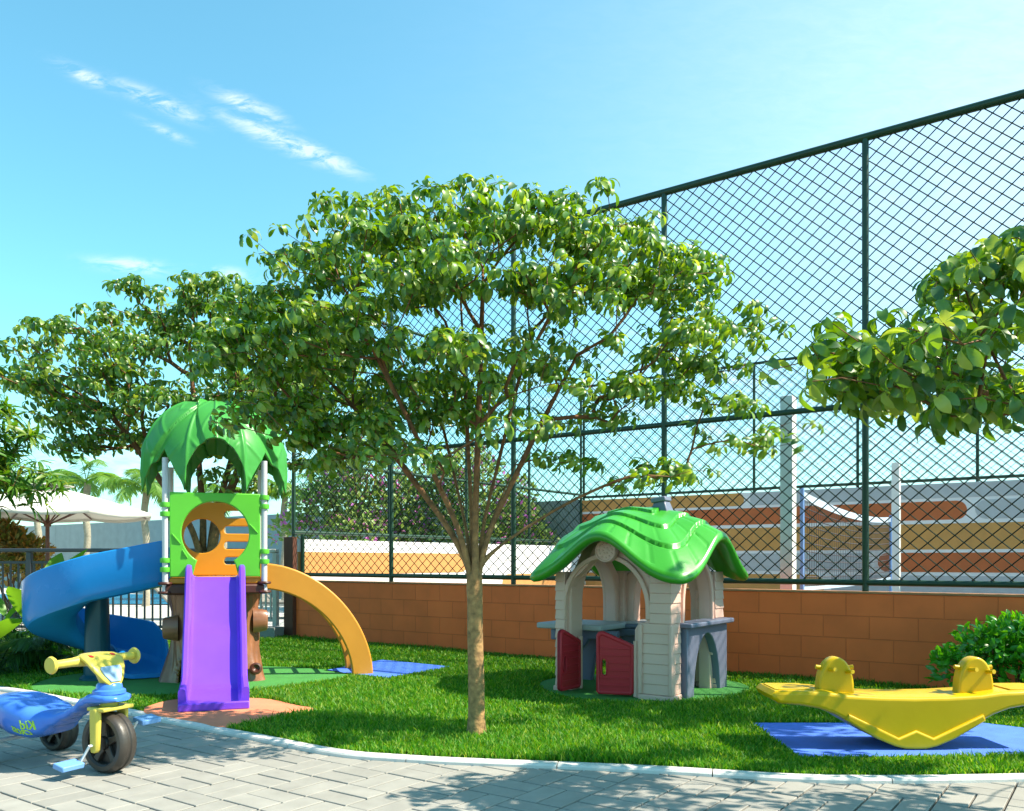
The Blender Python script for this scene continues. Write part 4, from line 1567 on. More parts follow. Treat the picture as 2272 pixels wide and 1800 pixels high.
# palm leaf roof
def roof_dome():
    NT, NS = 720, 110
    zc, RR, top = 1.93, .605, 2.53
    verts = np.zeros((NS + 1, NT, 3))
    for k in range(NT):
        th = 2 * PI * k / NT                 # 0 = front
        loc = (th + PI / 4) % (PI / 2) - PI / 4      # -45..45 inside each side
        al = abs(math.degrees(loc))
        if al <= 24:
            f = al / 24.0
            zlow = 2.135 - (2.135 - 1.70) * (1 - math.sqrt(max(0, 1 - f ** 2.3)))
        else:
            f = (al - 24) / 21.0
            zlow = 1.70 + .36 * f ** .75
        al2 = math.degrees(th) % 180
        if al2 > 90: al2 = 180 - al2
        for i in range(NS + 1):
            # angle down from the top
            u = i / NS
            # end phi from zlow
            tz = zlow
            if tz >= zc: pe = math.acos((tz - zc) / (top - zc))
            else: pe = PI / 2 + (zc - tz) / .62
            ph = pe * u
            if ph <= PI / 2:
                r = RR * math.sin(ph) ** .92
                z = zc + (top - zc) * math.cos(ph)
            else:
                e = (ph - PI / 2)
                r = RR - .10 * e ** 2 + .04 * e
                z = zc - .62 * e
            # leaf relief: three overlapping layers of leaves with raised midribs and side veins
            amp = min(1, max(0, (ph - .10) / .30))
            bnd = min(54, max(24, 30 + 22 * (ph - .7) / .7))
            acn = min(30, max(9, 30 - 20 * (ph - .3) / .9)) if ph < 1.3 else 0
            sst = lambda v: min(1, max(0, .5 + v / 3.0)) ** 2 * (3 - 2 * min(1, max(0, .5 + v / 3.0)))
            base = .034 * sst(acn - al2) + .040 * sst(al2 - bnd)
            if al2 < acn: d = al2 / acn
            elif al2 < bnd: d = min(1, abs(al2 - 22.5) / 24)
            else: d = min(1, abs(al2 - 67.5) / 24)
            rel = base + .014 * (1 - d) ** 0.8 + .012 * math.exp(-(d / .07) ** 2)
            vein = (ph * 2.1 - d * .9) % 1.0
            rel += .009 * math.exp(-((vein - .5) / .09) ** 2) * min(1, d * 4) * (1 - d * .4)
            r2 = r + rel * amp * (math.sin(min(ph, PI / 2)) * .7 + .3)
            z2 = z + rel * amp * math.cos(min(ph, PI / 2)) * .8
            a = th - PI / 2
            verts[i, k] = (r2 * math.cos(a), cy + r2 * math.sin(a), z2)
    mb_ = MB()
    mb_.v = [tuple(p) for p in verts.reshape(-1, 3)]
    mb_.f = [(i * NT + k, (i + 1) * NT + k, (i + 1) * NT + (k + 1) % NT, i * NT + (k + 1) % NT) for i in range(NS) for k in range(NT)]
    o_ = mb_.build('leaf_roof', M_['p_leaf'], tw, angle=55, weld=True)
    so_ = o_.modifiers.new('solid', 'SOLIDIFY')
    so_.thickness = .018
    so_.offset = -1
    return o_


roof_dome()

# purple slide: straight wavy chute to the front
def chute(prof, name, m, parent, hw=.245):
    sec = [(-hw, -.11), (-hw, .095), (-hw + .012, .11), (-hw + .038, .11), (-hw + .05, .10), (-hw + .058, .02), (-hw + .075, .003), (-hw + .1, 0)]
    sec = sec + [(-x, z) for x, z in sec[::-1]]
    low = [(hw - .03, -.11), (hw - .04, -.03), (-hw + .04, -.03), (-hw + .03, -.11)]
    rings = []
    n = len(prof)
    for i, (y, z) in enumerate(prof):
        a, b = prof[max(i - 1, 0)], prof[min(i + 1, n - 1)]
        ty, tz = b[0] - a[0], b[1] - a[1]
        l = math.hypot(ty, tz)
        ny, nz = -tz / l, ty / l
        if nz < 0: ny, nz = -ny, -nz
        ring = []
        for (x, d) in sec + low:
            yy, zz = y + ny * d, z + nz * d
            ring.append((x, yy, max(zz, 0.004)))
        rings.append(ring)
    mb_ = MB().loft(rings)
    return mb_.build(name, m, parent, angle=30)


prof = spline([(.04, .955), (-.05, .945), (-.12, .875), (-.33, .61), (-.40, .535), (-.47, .475), (-.56, .385), (-.76, .165), (-.84, .105), (-.93, .082), (-1.36, .062)], 5)
sl = chute(prof, 'purple_slide', M_['p_purple'], tw)
MB().box(-.245, .245, -1.395, -1.362, .012, .072).build('slide_lip', M_['p_purple'], sl, bevel=.01)

# blue spiral slide to the left
HCX, HCY, HR = -1.03, .70, .385
path = []
for k in range(10):
    s = k / 10
    path.append((-.40 + (HCX + .40) * s, HCY - HR, .915 - .135 * s, (-1, 0)))
NA = 64
for k in range(NA + 1):
    s = k / NA
    th = -PI / 2 - s * R(262)
    dz_ = s * 262 / 90
    z = .78 - .285 * dz_ if dz_ < 2 else .21 - .150 * (dz_ - 2) / .91 * (1 - .25 * (dz_ - 2))
    path.append((HCX + HR * math.cos(th), HCY + HR * math.sin(th), max(z, .085), (math.sin(th), -math.cos(th))))
lx_, ly_, lz_, ld_ = path[-1]
for k in range(1, 8):
    s = k / 7
    path.append((lx_ + ld_[0] * .22 * s, ly_ + ld_[1] * .22 * s, lz_ - .03 * s, ld_))
rings = []
nP = len(path)
for i, (x, y, z, d) in enumerate(path):
    ox, oy = d[1], -d[0]                       # outward: right-hand side turned away from the centre
    # for clockwise travel the centre lies on the right, so outward is the left
    ox, oy = -d[1], d[0]
    if i < 5:
        pass
    h = .36 if i < nP - 16 else .36 - .27 * (i - (nP - 16)) / 15
    hi = .15 if i < nP - 16 else .15 - .07 * (i - (nP - 16)) / 15
    if i < 10: hi = .30 - .15 * i / 10
    sec = [(-.195, hi), (-.185, .04), (-.15, .008), (-.1, 0), (.1, 0), (.15, .010), (.185, .05), (.195, h), (.203, h + .008), (.212, h + .008), (.220, h), (.212, .03), (.17, -.025), (.11, -.04), (-.11, -.04), (-.17, -.025), (-.212, .03), (-.220, hi), (-.212, hi + .008), (-.203, hi + .008)]
    rings.append([(x + ox * q, y + oy * q, z + w) for q, w in sec])
MB().loft(rings).build('spiral_slide', M_['p_blue'], tw, angle=38)
MB().lathe([(.15, 0.0), (.15, .02), (.115, .05), (.105, .5), (.10, .72), (.09, .8), (0, .81)], 28, Matrix.Translation((HCX, HCY, 0.01))).build('support_column', M_['p_teal'], tw)

# orange arch climber to the right
def climber_side(y):
    ex = 1.85
    out_, inn = [], []
    for k in range(25):
        f = R(90) * k / 24
        c, s = math.cos(f) ** (2 / ex), math.sin(f) ** (2 / ex)
        out_.append((.40 + 1.03 * s, 1.075 * c))
        inn.append((.40 + .83 * s, .835 * c))
    mb_ = MB().panel([out_ + inn[::-1]], .055, .014, XZ(y))
    return mb_.build('climber_side', M_['p_orange'], tw)


climber_side(.30)
climber_side(.76)
for k in range(9):
    f = R(6 + 9.6 * k)
    c, s = math.cos(f) ** (2 / 1.85), math.sin(f) ** (2 / 1.85)
    x, z = .40 + .95 * s, .985 * c
    MB().tube([(x, .30, z), (x, .76, z)], .02, 12).build('rung', M_['p_orange'], tw)

# ------------------------------------------------------------------ playhouse
H = Vector((1.10, 7.30, 0))
HROT = math.atan2(-.584, .812)
ph = thing('playhouse', 'cream plastic playhouse with a green mushroom roof and red half doors', 'playhouse', H, HROT)
ph.scale = (1.06, 1.06, 1.0)

QX = {0: 0, 1: 90, 2: 180, 3: 270}
def face(k):
    """local frame of a wall: x along it, y=0 on its outer face, looking out along -y"""
    return Matrix.Rotation(R(90 * k), 4, 'Z') @ Matrix.Translation((0, -.475, 0))


def eave(a):
    return 1.145 + .17 * math.cos(4 * (a))      # 0 = middle of a side


def wall_top(x):
    a = math.atan2(x, .475)
    return eave(a) - .045


def arch_wall(k, x0, x1, ztop, zsp, low, name, thick=.10):
    """wall with an arch; low = (x0,x1,z) narrower opening below, or None for the plain one"""
    F_ = face(k)
    n = 20
    topl = [(x, wall_top(x)) for x in [(.455 - .91 * i / n) for i in range(n + 1)]]
    cx_ = (x0 + x1) / 2
    rx = (x1 - x0) / 2
    ar = arc(cx_, zsp, rx, ztop - zsp, 0, 180, 24)
    if low:
        l0, l1, lz = low
        right = [(l1, .0), (l1, lz - .05), (l1 + .02, lz - .015), (l1 + .05, lz), (x1 - .03, lz), (x1, lz + .03)]
        left = [(x0, lz + .03), (x0 , lz), (l0, lz - .05), (l0, .0)]
    else:
        right = [(x1, .0)]
        left = [(x0, .0)]
    ol_ = [(.455, .0)] + topl + [(-.455, .0)] + left[::-1] + ar[::-1] + right[::-1]
    mb_ = MB().panel([ol_], thick, .012, F_ @ XZ(thick / 2))
    w_ = mb_.build(name, M_['p_cream'], ph)
    # raised trim round the arch
    tr_o = [(p[0] + (.038 if p[0] > cx_ else -.038) * abs(p[0] - cx_) / rx, p[1] + .038 * (p[1] - zsp) / (ztop - zsp)) for p in ar]
    ring = [(x1 + .001, (low[2] + .035) if low else .3)] + ar + [(x0 - .001, (low[2] + .035) if low else .3)]
    ringo = [(x1 + .04, (low[2] + .035) if low else .3)] + tr_o + [(x0 - .04, (low[2] + .035) if low else .3)]
    MB().panel([ring + ringo[::-1]], .03, .008, F_ @ XZ(-.008)).build('arch_trim', M_['p_cream'], w_)
    return w_


arch_wall(0, -.405, .29, 1.115, .72, (-.408, .19, .60), 'front_wall')
arch_wall(1, -.25, .27, 1.09, .74, None, 'side_wall')
arch_wall(2, -.26, .26, 1.09, .74, None, 'back_wall')
arch_wall(3, -.26, .28, 1.09, .74, None, 'side_wall')

# corner pilasters made of lapped boards
def pilaster(sx, sy, wl, wr):
    """corner column; boards lap outwards.  wl / wr: extra reach of the foot along each wall"""
    mb_ = MB()
    nb_ = 12
    for i in range(nb_):
        z0, z1 = .055 + i * .079, .055 + (i + 1) * .079
        hx, hy = (.17 + wl if (z0 < .60 or wl < 0) else .17), .17 + wr
        xa, xb = sorted((sx * .495, sx * (.495 - hx)))
        ya, yb = sorted((sy * .495, sy * (.495 - hy)))
        g = .006
        # grow only the outer faces
        gx0, gx1 = (g if sx < 0 else 0), (g if sx > 0 else 0)
        gy0, gy1 = (g if sy < 0 else 0), (g if sy > 0 else 0)
        vs = [(xa - gx0, ya - gy0, z0), (xb + gx1, ya - gy0, z0), (xb + gx1, yb + gy1, z0), (xa - gx0, yb + gy1, z0), (xa, ya, z1), (xb, ya, z1), (xb, yb, z1), (xa, yb, z1)]
        mb_.add(vs, [(0, 3, 2, 1), (4, 5, 6, 7), (0, 1, 5, 4), (1, 2, 6, 5), (2, 3, 7, 6), (3, 0, 4, 7)])
    p_ = mb_.build('corner_pilaster', M_['p_cream'], ph, bevel=.004)
    hx, hy = .185 + wl, .185 + wr
    xa, xb = sorted((sx * .512, sx * (.512 - hx)))
    ya, yb = sorted((sy * .512, sy * (.512 - hy)))
    MB().box(xa, xb, ya, yb, .0, .053).build('pilaster_foot', M_['p_cream'], p_, bevel=.012, seg=3)
    # raised border strips on the street face
    if sy < 0 and sx > 0:
        xs0 = sx * (.512 - hx)
        MB().box(xs0 - .0, xs0 + .035, -.516, -.46, .054, .60).build('pilaster_border', M_['p_cream'], p_, bevel=.010, seg=3)
        MB().box(.484, .514, -.518, -.46, .054, .60).build('pilaster_border', M_['p_cream'], p_, bevel=.010, seg=3)
    return p_


pilaster(1, -1, .09, .0)
pilaster(-1, -1, -.085, .0)
pilaster(1, 1, 0, 0)
pilaster(-1, 1, 0, 0)

# roof
def mushroom():
    NT, NR = 320, 150
    V = []
    def outline(a):
        c, s = abs(math.cos(a)), abs(math.sin(a))
        return .685 / (c ** 8 + s ** 8) ** (1 / 8)
    def ez(a): return 1.155 + .165 * math.cos(4 * a)
    tops = []
    for i in range(NR + 1):
        rho = i / NR
        row = []
        for k in range(NT):
            a = 2 * PI * k / NT
            w = rho + .025 * math.cos(4 * a) * rho * (1 - rho) * 2
            z = ez(a) + (1.545 - ez(a)) * (1 - rho ** 2.0)
            # three tiers of shingles with a step at each edge
            wob = .018 * math.sin(8 * a + 1)
            b1, b2, b3 = .30 + wob, .56 + wob, .78 + wob * .6
            tiers = [0, b1, b2, b3, 1.0]
            st = 0
            for q in range(4):
                if tiers[q] <= rho <= tiers[q + 1] + 1e-9:
                    f = (rho - tiers[q]) / (tiers[q + 1] - tiers[q])
                    st = .024 * f * (1 if q < 3 else .4)
                    # vertical shingle joints
                    if q >= 2:
                        ng = 28
                        ph_ = (a / (2 * PI) * ng + (.5 if q == 2 else 0)) % 1.0
                        if .12 < f < .9:
                            st -= .010 * math.exp(-((ph_ - .5) / .06) ** 2) * (1 if q == 3 else .6)
                    break
            z += st
            for bq in (b1, b2, b3):
                z -= .009 * math.exp(-((rho - bq - .006) / .007) ** 2)
            r = outline(a) * rho
            row.append((r * math.cos(a - PI / 2), r * math.sin(a - PI / 2), z))
        tops.append(row)
    # rolled lip and underside
    for (dr, dz_) in ((.012, -.012), (.018, -.032), (.012, -.055), (-.01, -.070), (-.04, -.068), (-.08, -.05)):
        row = []
        for k in range(NT):
            a = 2 * PI * k / NT
            r = outline(a) + dr
            row.append((r * math.cos(a - PI / 2), r * math.sin(a - PI / 2), ez(a) + dz_))
        tops.append(row)
    for rho in (.75, .5, .25):
        row = []
        for k in range(NT):
            a = 2 * PI * k / NT
            z = ez(a) + (1.545 - ez(a)) * (1 - rho ** 2.0) - .04
            r = outline(a) * rho
            row.append((r * math.cos(a - PI / 2), r * math.sin(a - PI / 2), z))
        tops.append(row)
    mb_ = MB().loft([[tuple(p) for p in r] for r in tops][::-1], caps=False)
    return mb_.build('roof', M_['p_roof'], ph, angle=50, weld=True)


rf = mushroom()
Mx = Matrix.Translation((.20, .0, 1.46)) @ Matrix.Rotation(R(-8), 4, 'Y')
mbk = MB()
mbk.frustum(-.05, .05, -.05, .05, 0, .13, .026, Mx)
mbk.frustum(-.062, .062, -.062, .062, .13, .17, 0, Mx)
mbk.build('chimney', M_['p_navy'], rf, bevel=.008)

# badge over the door
F0 = face(0)
Mx = F0 @ Matrix.Translation((-.02, -.062, 1.175)) @ Matrix.Rotation(R(90), 4, 'X')
bd = MB().lathe([(.085, -.05), (.092, -.035), (.092, .0), (.086, .012), (.078, .012), (.074, .004), (0, .004)], 40, Mx).build('badge', M_['p_cream'], ph)
rr_ = random.Random(4)
mbk = MB()
for k in range(11):
    a = 2 * PI * k / 11 + .2
    rr2 = .056
    Mk = Mx @ Matrix.Translation((rr2 * math.cos(a), rr2 * math.sin(a), .004)) @ Matrix.Rotation(a, 4, 'Z') @ Matrix.Scale(.5, 4, Vector((0, 0, 1)))
    mbk.lathe([(.011, 0), (.0095, .006), (.006, .010), (0, .012)], 10, Mk)
for k in range(6):
    a = 2 * PI * k / 6
    Mk = Mx @ Matrix.Translation((.024 * math.cos(a), .024 * math.sin(a), .004)) @ Matrix.Scale(.5, 4, Vector((0, 0, 1)))
    mbk.lathe([(.012, 0), (.010, .006), (0, .012)], 10, Mk)
mbk.build('badge_relief', M_['p_cream'], bd)

# red half doors
def half_door(hx, hy, ang, sgn, back):
    """hinge at (hx,hy); the leaf runs along +x of its own frame before the turn"""
    w, zb, zh, zf = .285, .03, .43, .535
    Mx = Matrix.Translation((hx, hy, 0)) @ Matrix.Rotation(ang, 4, 'Z')
    out_ = [(0, zb + .02), (.02, zb), (w - .02, zb), (w, zb + .02), (w, zf - .035), (w - .015, zf - .01), (w - .04, zf), (w - .06, zf - .004), (.0, zh)]
    inn = [(.028, zb + .03), (w - .028, zb + .03), (w - .028, zf - .05), (w - .045, zf - .035), (.028, zh - .02)]
    slot = [(w - .075, .20)] + arc(w - .06, .20, .014, .014, 180, 360, 8)[1:] + arc(w - .06, .30, .014, .014, 0, 180, 8)
    d = MB().panel([out_, slot], .026, .004, Mx @ XZ(0)).build('half_door', M_['p_red'], ph)
    s = -sgn
    MB().panel([out_, inn], .042, .010, Mx @ XZ(0)).build('door_border', M_['p_red'], d)
    mb_ = MB()
    for z in (.105, .165, .225, .285, .345, .40):
        if z in (.225, .285): xa, xb = .028, w - .10
        else: xa, xb = .028, w - .028
        mb_.box(xa, xb, -.0195, .0195, z - .008, z + .008, Mx)
    mb_.build('plank_ridges', M_['p_red'], d, bevel=.002)
    MB().panel([arc(w - .06, .25, .032, .075, 0, 345, 24), slot], .040, .006, Mx @ XZ(0)).build('handle_rim', M_['p_red'], d)
    MB().tube([tuple(Mx @ Vector((-.014, 0, .02))), tuple(Mx @ Vector((-.014, 0, zh + .03)))], .020, 12).build('hinge_post', M_['p_cream'], d)
    return d


half_door(.185, -.47, R(180 + 20), 1, 0)
half_door(-.360, -.36, R(-90 - 2), -1, 1)

# counter with arch on the right wall, tables left and back
Fr = face(1)
n = 20
ol_ = [(-.30, 0), (-.30, .565), (.46, .565), (.46, 0), (.33, 0)] + arc(.08, .0, .25, .50, 0, 180, 26)[1:-1] + [(-.17, 0)]
cw = MB().panel([ol_], .07, .010, Fr @ XZ(-.025)).build('counter_wall', M_['p_navy'], ph)
MB().box(-.34, .50, -.115, .06, .567, .607, Fr).build('counter_top', M_['p_navy'], cw, bevel=.012, seg=3)
MB().box(.445, .475, -.062, .0, .0, .56, Fr).build('counter_leg', M_['p_navy'], cw, bevel=.008)
Fl = face(3)
tt = MB().box(-.27, .27, -.36, .26, .50, .55, Fl).build('table_top', M_['p_grey'], ph, bevel=.014, seg=3)
ol_ = [(-.30, 0), (-.17, .0), (-.13, .25), (.0, .42), (.26, .44), (.26, .498), (-.30, .498)]
MB().panel([ol_], .05, .01, Fl @ Matrix.Translation((0, .1, 0)) @ YZ(-.16)).build('table_bracket', M_['p_navy'], tt)
MB().box(-.22, .22, -.25, -.20, .40, .498, Fl).build('table_apron', M_['p_navy'], tt, bevel=.01)
MB().panel([ol_], .05, .01, Fl @ Matrix.Translation((0, .1, 0)) @ YZ(.16)).build('table_bracket', M_['p_navy'], tt)
Fb = face(2)
tt = MB().box(-.33, .33, -.20, .34, .50, .54, Fb).build('table_top', M_['p_navy'], ph, bevel=.014, seg=3)
MB().box(-.28, .28, .05, .30, .0, .498, Fb).build('table_base', M_['p_navy'], tt, bevel=.02)
MB().box(-.30, .30, -.17, .31, .541, .547, Fb).build('table_inlay', M_['p_grey'], tt)

# ------------------------------------------------------------------ seesaw
ss = thing('seesaw', 'yellow plastic rocking seesaw with two rounded handles on a blue mat', 'seesaw', (2.315, 5.075, .014))
half = [(-.80, .335), (-.62, .335), (-.50, .33), (-.38, .312), (-.2, .302), (0, .298)]
bot = [(0, .004), (.06, .006), (.12, .020), (.22, .062), (.33, .125), (.40, .168), (.46, .20), (.55, .233), (.66, .252), (.78, .262), (.815, .285), (.825, .31)]
top = half + [(-x, z) for x, z in half[::-1][1:]]
oln = top + [(x, z) for x, z in bot[::-1]] + [(-x, z) for x, z in bot[1:]]
MB().panel([oln[::-1]], .34, .022, XZ(0), 3).build('rocker', M_['p_yellow'], ss)
bb = [(x, z) for x, z in bot if x <= .43]
bandp = [(-x, z) for x, z in bb[::-1]] + [(x, z) for x, z in bb[1:]] + [(.385, .205), (.10, .068), (.0, .112), (-.10, .068), (-.385, .205)]
MB().panel([bandp], .372, .012, XZ(0), 2).build('rocker_edge', M_['p_yellow'], ss)
for sx in (-1, 1):
    x0 = .41 * sx
    pr = [(x0 + .104 * math.cos(R(a)), .318 + .20 * max(0, math.sin(R(a))) ** .85) for a in range(0, 181, 9)]
    hd = MB().panel([[(x0 + .110, .30)] + pr + [(x0 - .110, .30)]], .085, .014, XZ(-0.02), 3).build('handle_block', M_['p_yellow'], ss)
    for (dx, y) in ((-.045, -.055), (.055, -.055), (-.045, .015), (.055, .015)):
        sgn = -1 if y < 0 else 1
        MB().tube([(x0 + dx, y - .02 * sgn, .44 - .012 * (dx > 0)), (x0 + dx + .012, y + .045 * sgn, .45 - .012 * (dx > 0)), (x0 + dx + .016, y + .062 * sgn, .452 - .012 * (dx > 0))], [.013, .011, .013], 10).build('peg', M_['p_yellow'], hd)
    for s2 in (-1, 1):
        MB().tube([(x0 + s2 * .06, -.02, .450), (x0 + s2 * .110, -.02, .457)], [.012, .013], 10).build('peg', M_['p_yellow'], hd)
    # moulded seat pad
    MB().panel([[(x0 + sx * .16, -.12), (x0 + sx * .36, -.13), (x0 + sx * .38, -.11), (x0 + sx * .38, .11), (x0 + sx * .36, .13), (x0 + sx * .16, .12)][::sx]], .008, .003, Matrix.Translation((0, 0, .337))).build('seat_pad', M_['p_yellow'], ss)

# ------------------------------------------------------------------ tricycle
TH = math.atan2(-.43, .90)
tr = thing('tricycle', 'blue and yellow plastic tricycle with brown wheels on the paving', 'tricycle', (-2.12, 4.50, -.013), TH)
ST_ = [(-.86, .07, .33, .24), (-.80, .115, .365, .20), (-.70, .15, .372, .168), (-.60, .163, .358, .150), (-.50, .158, .332, .146), (-.42, .138, .308, .165), (-.34, .095, .297, .22), (-.27, .075, .312, .262),
       (-.20, .068, .345, .297), (-.13, .08, .392, .338), (-.06, .092, .418, .358), (.0, .095, .424, .364), (.06, .085, .415, .372), (.10, .045, .402, .380)]


def stat(x):
    for a, b in zip(ST_[:-1], ST_[1:]):
        if a[0] <= x <= b[0]:
            f = (x - a[0]) / (b[0] - a[0])
            f = f * f * (3 - 2 * f)
            return [a[i] + (b[i] - a[i]) * f for i in (1, 2, 3)]
    return list(ST_[0][1:]) if x < ST_[0][0] else list(ST_[-1][1:])


def body_w(x, z):
    w, zt, zb = stat(x)
    c, h = (zt + zb) / 2, (zt - zb) / 2
    q = min(.999, abs((z - c) / h))
    return w * (1 - q ** 3.2) ** (1 / 3.2)


rings = []
for k in range(61):
    x = -.86 + .96 * k / 60
    w, zt, zb = stat(x)
    c, h = (zt + zb) / 2, (zt - zb) / 2
    ring = []
    for q in range(36):
        a = 2 * PI * q / 36
        ca_, sa = math.cos(a), math.sin(a)
        yy = w * math.copysign(abs(ca_) ** (2 / 3.2), ca_)
        zz = c + h * math.copysign(abs(sa) ** (2 / 3.2), sa)
        if sa > 0 and -.75 < x < -.38:                      # saddle hollow
            zz -= .020 * math.exp(-(yy / .06) ** 2) * math.sin(PI * (x + .75) / .37)
        if abs(x + .25) < .12 and sa > 0:                  # raised spine behind the steering head
            zz += .012 * math.exp(-(yy / .03) ** 2) * (1 - abs(x + .25) / .12)
        ring.append((x, yy, zz))
    rings.append(ring)
bo = MB().loft(rings).build('body', M_['t_blue'], tr, angle=70)
MB().lathe([(.082, .415), (.080, .432), (.066, .44), (.062, .462), (.054, .470), (.04, .472)], 28, Matrix.Translation((0.0, 0, 0))).build('steering_collar', M_['t_blue'], bo)


# lettering on both flanks, mirrored as on the toy itself in the photograph
def lettering(txt, x0, z0, size, rise, side):
    cu_ = bpy.data.curves.new('lettering', 'FONT')
    cu_.body = txt
    cu_.size = size
    cu_.shear = .25
    cu_.extrude = .0008
    cu_.offset = .0012
    cu_.space_character = 1.0
    mb_ = MB()

    def fn(p):
        x = x0 - p.x                                   # mirrored: the word runs towards the tail
        z = z0 + p.y + rise(p.x)
        return Vector((x, -side * (body_w(x, z) + .0022 + p.z), z))
    mb_.add_curve(cu_, None, fn)
    return mb_.build('lettering', M_['t_text'], bo, smooth=False)


for side in (1, -1):
    lettering('Kid', -.395, .212, .066, lambda q: .0 + .0 * q, side)
    lettering('CROSS', -.432, .178, .038, lambda q: 1.2 * q * q + .02 * q, side)

# front wheel
def wheel(name, loc, r, w, parent, rim_m, spokes=5):
    hw_ = w / 2
    prof = [(r * .70, -hw_ * .80), (r * .76, -hw_), (r * .90, -hw_), (r * .97, -hw_ * .82), (r * 1.0, -hw_ * .5), (r * 1.0, -hw_ * .22), (r * .965, -hw_ * .10), (r * .965, hw_ * .10),
            (r * 1.0, hw_ * .22), (r * 1.0, hw_ * .5), (r * .97, hw_ * .82), (r * .90, hw_), (r * .76, hw_), (r * .70, hw_ * .80)]
    Mx = Matrix.Translation(loc) @ Matrix.Rotation(R(90), 4, 'X')
    wh = MB().lathe(prof, 56, Mx, close=True).build('wheel', M_['t_tyre'], parent)
    MB().lathe([(0, -hw_ * .25), (r * .705, -hw_ * .25), (r * .705, hw_ * .25), (0, hw_ * .25)], 40, Mx).build('hub_disc', M_['t_hub'], wh)
    mb_ = MB()
    mb_.lathe([(0, -hw_ * .85), (r * .20, -hw_ * .85), (r * .24, -hw_ * .6), (r * .24, hw_ * .6), (r * .20, hw_ * .85), (0, hw_ * .85)], 24, Mx)
    mb_.build('hub_cap', rim_m, wh)
    for k in range(spokes):
        Mk = Mx @ Matrix.Rotation(2 * PI * k / spokes + .35, 4, 'Z')
        ms = MB()
        ms.loft([[(r * .18, -r * .14, -hw_ * .6), (r * .18, r * .14, -hw_ * .6), (r * .18, r * .14, hw_ * .6), (r * .18, -r * .14, hw_ * .6)],
                 [(r * .45, -r * .09, -hw_ * .62), (r * .45, r * .09, -hw_ * .62), (r * .45, r * .09, hw_ * .62), (r * .45, -r * .09, hw_ * .62)],
                 [(r * .72, -r * .13, -hw_ * .7), (r * .72, r * .13, -hw_ * .7), (r * .72, r * .13, hw_ * .7), (r * .72, -r * .13, hw_ * .7)]], M=Mk)
        ms.build('spoke', M_['t_tyre'], wh, bevel=.004)
    return wh


wheel('wheel', (0, 0, .158), .158, .105, tr, M_['t_hub'])
for s in (1, -1):
    wheel('wheel', (-.72, s * .24, .122), .122, .10, tr, M_['t_yellow'])
MB().tube([(-.72, -.27, .122), (-.72, .27, .122)], .012, 10).build('rear_axle', M_['t_white'], tr)
# fork
fk = MB()
fk.box(-.055, .075, -.095, .095, .330, .352)
fk.tube([(0, 0, .345), (0, 0, .42)], .045, 18)
fo = fk.build('fork', M_['t_yellow'], tr, bevel=.008, seg=3)
for s in (1, -1):
    MB().loft([[(x + .0, s * (.072 + dy), z) for (x, dy) in ((-.032 * q, 0), (.032 * q, 0), (.036 * q, .014), (.022 * q, .03), (-.022 * q, .03), (-.036 * q, .014))][::s] for z, q in ((.345, .8), (.33, 1.0), (.30, 1.05), (.20, .9), (.135, .85), (.118, .5))]).build('fork_leg', M_['t_yellow'], fo, bevel=.005)
# cranks and pedals
for (s, ang) in ((-1, R(238)), (1, R(58))):
    px2, pz2 = .105 * math.cos(ang), .158 + .105 * math.sin(ang)
    MB().tube([(0, s * .09, .158), (0, s * .118, .158), (px2 * .9, s * .128, .158 + (pz2 - .158) * .9), (px2, s * .14, pz2), (px2, s * .20, pz2)], .0075, 8).build('crank', M_['t_white'], tr)
    Mk = Matrix.Translation((px2, s * .195, pz2)) @ Matrix.Rotation(R(12), 4, 'Y')
    MB().box(-.04, .04, -.062, .062, -.014, .014, Mk).build('pedal', M_['t_lblue'], tr, bevel=.005)
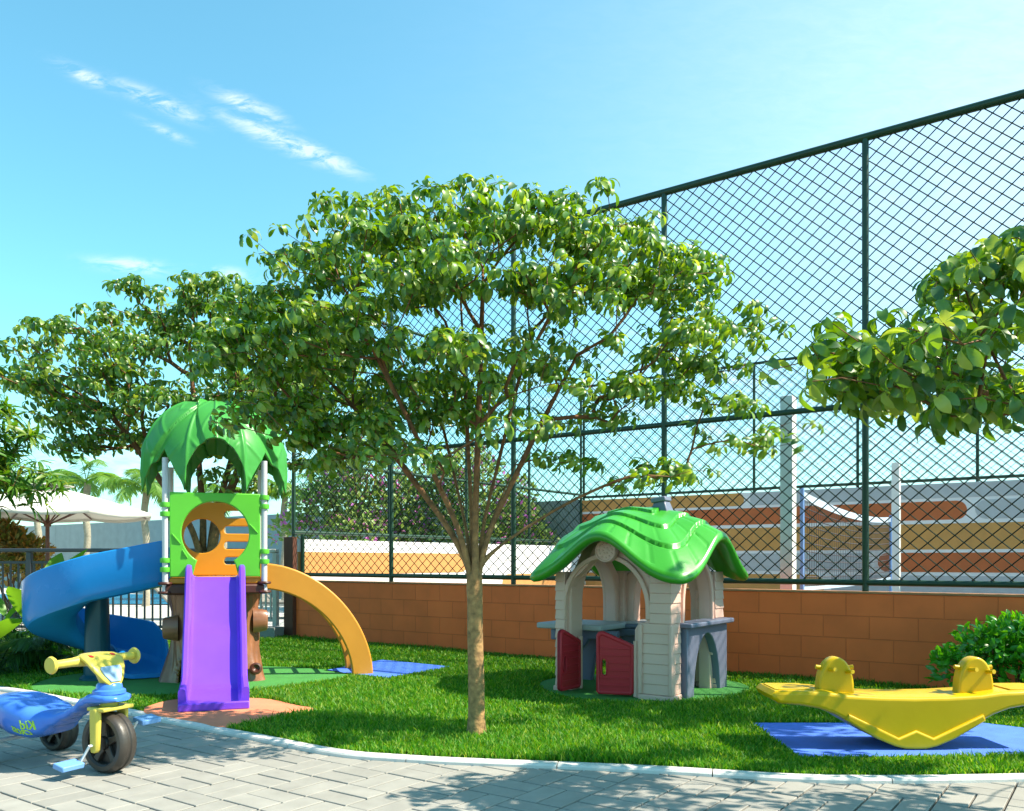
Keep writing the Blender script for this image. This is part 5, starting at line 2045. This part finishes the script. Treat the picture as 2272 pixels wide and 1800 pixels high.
# steering head
MB().tube([(.0, 0, .455), (-.025, 0, .50), (-.05, 0, .555)], [.040, .042, .05], 18).build('stem', M_['t_yellow'], tr)
secs = []
for (x, z, w, th_) in ((-.155, .588, .055, .030), (-.13, .606, .085, .036), (-.085, .606, .112, .034), (-.04, .588, .115, .030), (-.005, .545, .100, .026), (.028, .49, .066, .022), (.045, .458, .034, .018), (.048, .450, .02, .012)):
    secs.append((x, z, w, th_))
rings = []
for i, (x, z, w, th_) in enumerate(secs):
    a, b = secs[max(i - 1, 0)], secs[min(i + 1, len(secs) - 1)]
    tx, tz = b[0] - a[0], b[1] - a[1]
    l = math.hypot(tx, tz)
    nx, nz = -tz / l, tx / l
    if nx < 0 and nz < 0 or (i > 3 and nx < 0): nx, nz = -nx, -nz
    if nz < 0 and i <= 3: nx, nz = -nx, -nz
    ring = []
    for q in range(20):
        an = 2 * PI * q / 20
        c_, s_ = math.cos(an), math.sin(an)
        yy = w * math.copysign(abs(c_) ** .5, c_)
        hh = th_ * .5 * math.copysign(abs(s_) ** .6, s_)
        ring.append((x + nx * hh, yy, z + nz * hh))
    rings.append(ring)
hb = MB().loft(rings).build('steering_head', M_['t_yellow'], tr, angle=60)
# lens on the sloping front
Mx = Matrix.Translation((.0135, 0, .530)) @ Matrix(((0, .52, .854, 0), (1, 0, 0, 0), (0, -.854 * -1, .52, 0), (0, 0, 0, 1)))
n_ = Vector((.854, 0, .46)).normalized()
up_ = Vector((-.46, 0, .854)).normalized()
Mx = Matrix(((0, up_.x, n_.x, .026), (1, 0, 0, 0), (0, up_.z, n_.z, .520), (0, 0, 0, 1)))
MB().panel([[(-.028, -.048), (.028, -.048), (.052, -.008), (.062, .030), (.055, .042), (-.055, .042), (-.062, .030), (-.052, -.008)]], .012, .003, Mx).build('headlight', M_['t_lens'], hb)
for s in (1, -1):
    MB().tube([(-.10, s * .05, .590), (-.105, s * .14, .585), (-.11, s * .245, .582)], [.034, .023, .021], 16).build('handlebar_arm', M_['t_yellow'], hb)
    MB().lathe([(0, -.010), (.040, -.010), (.046, 0), (.040, .010), (0, .012)], 26, Matrix.Translation((-.11, s * .252, .582)) @ Matrix.Rotation(R(-90) * s, 4, 'X')).build('grip_end', M_['t_yellow'], hb)
    MB().panel([[(-.016, -.009), (.010, -.011), (.018, .002), (.004, .010), (-.012, .008)]], .003, 0, Matrix.Translation((-.055, s * .065, .6125)) @ Matrix.Rotation(R(14), 4, 'Y')).build('sticker', M_['t_red'], hb)

bpy.context.view_layer.update()
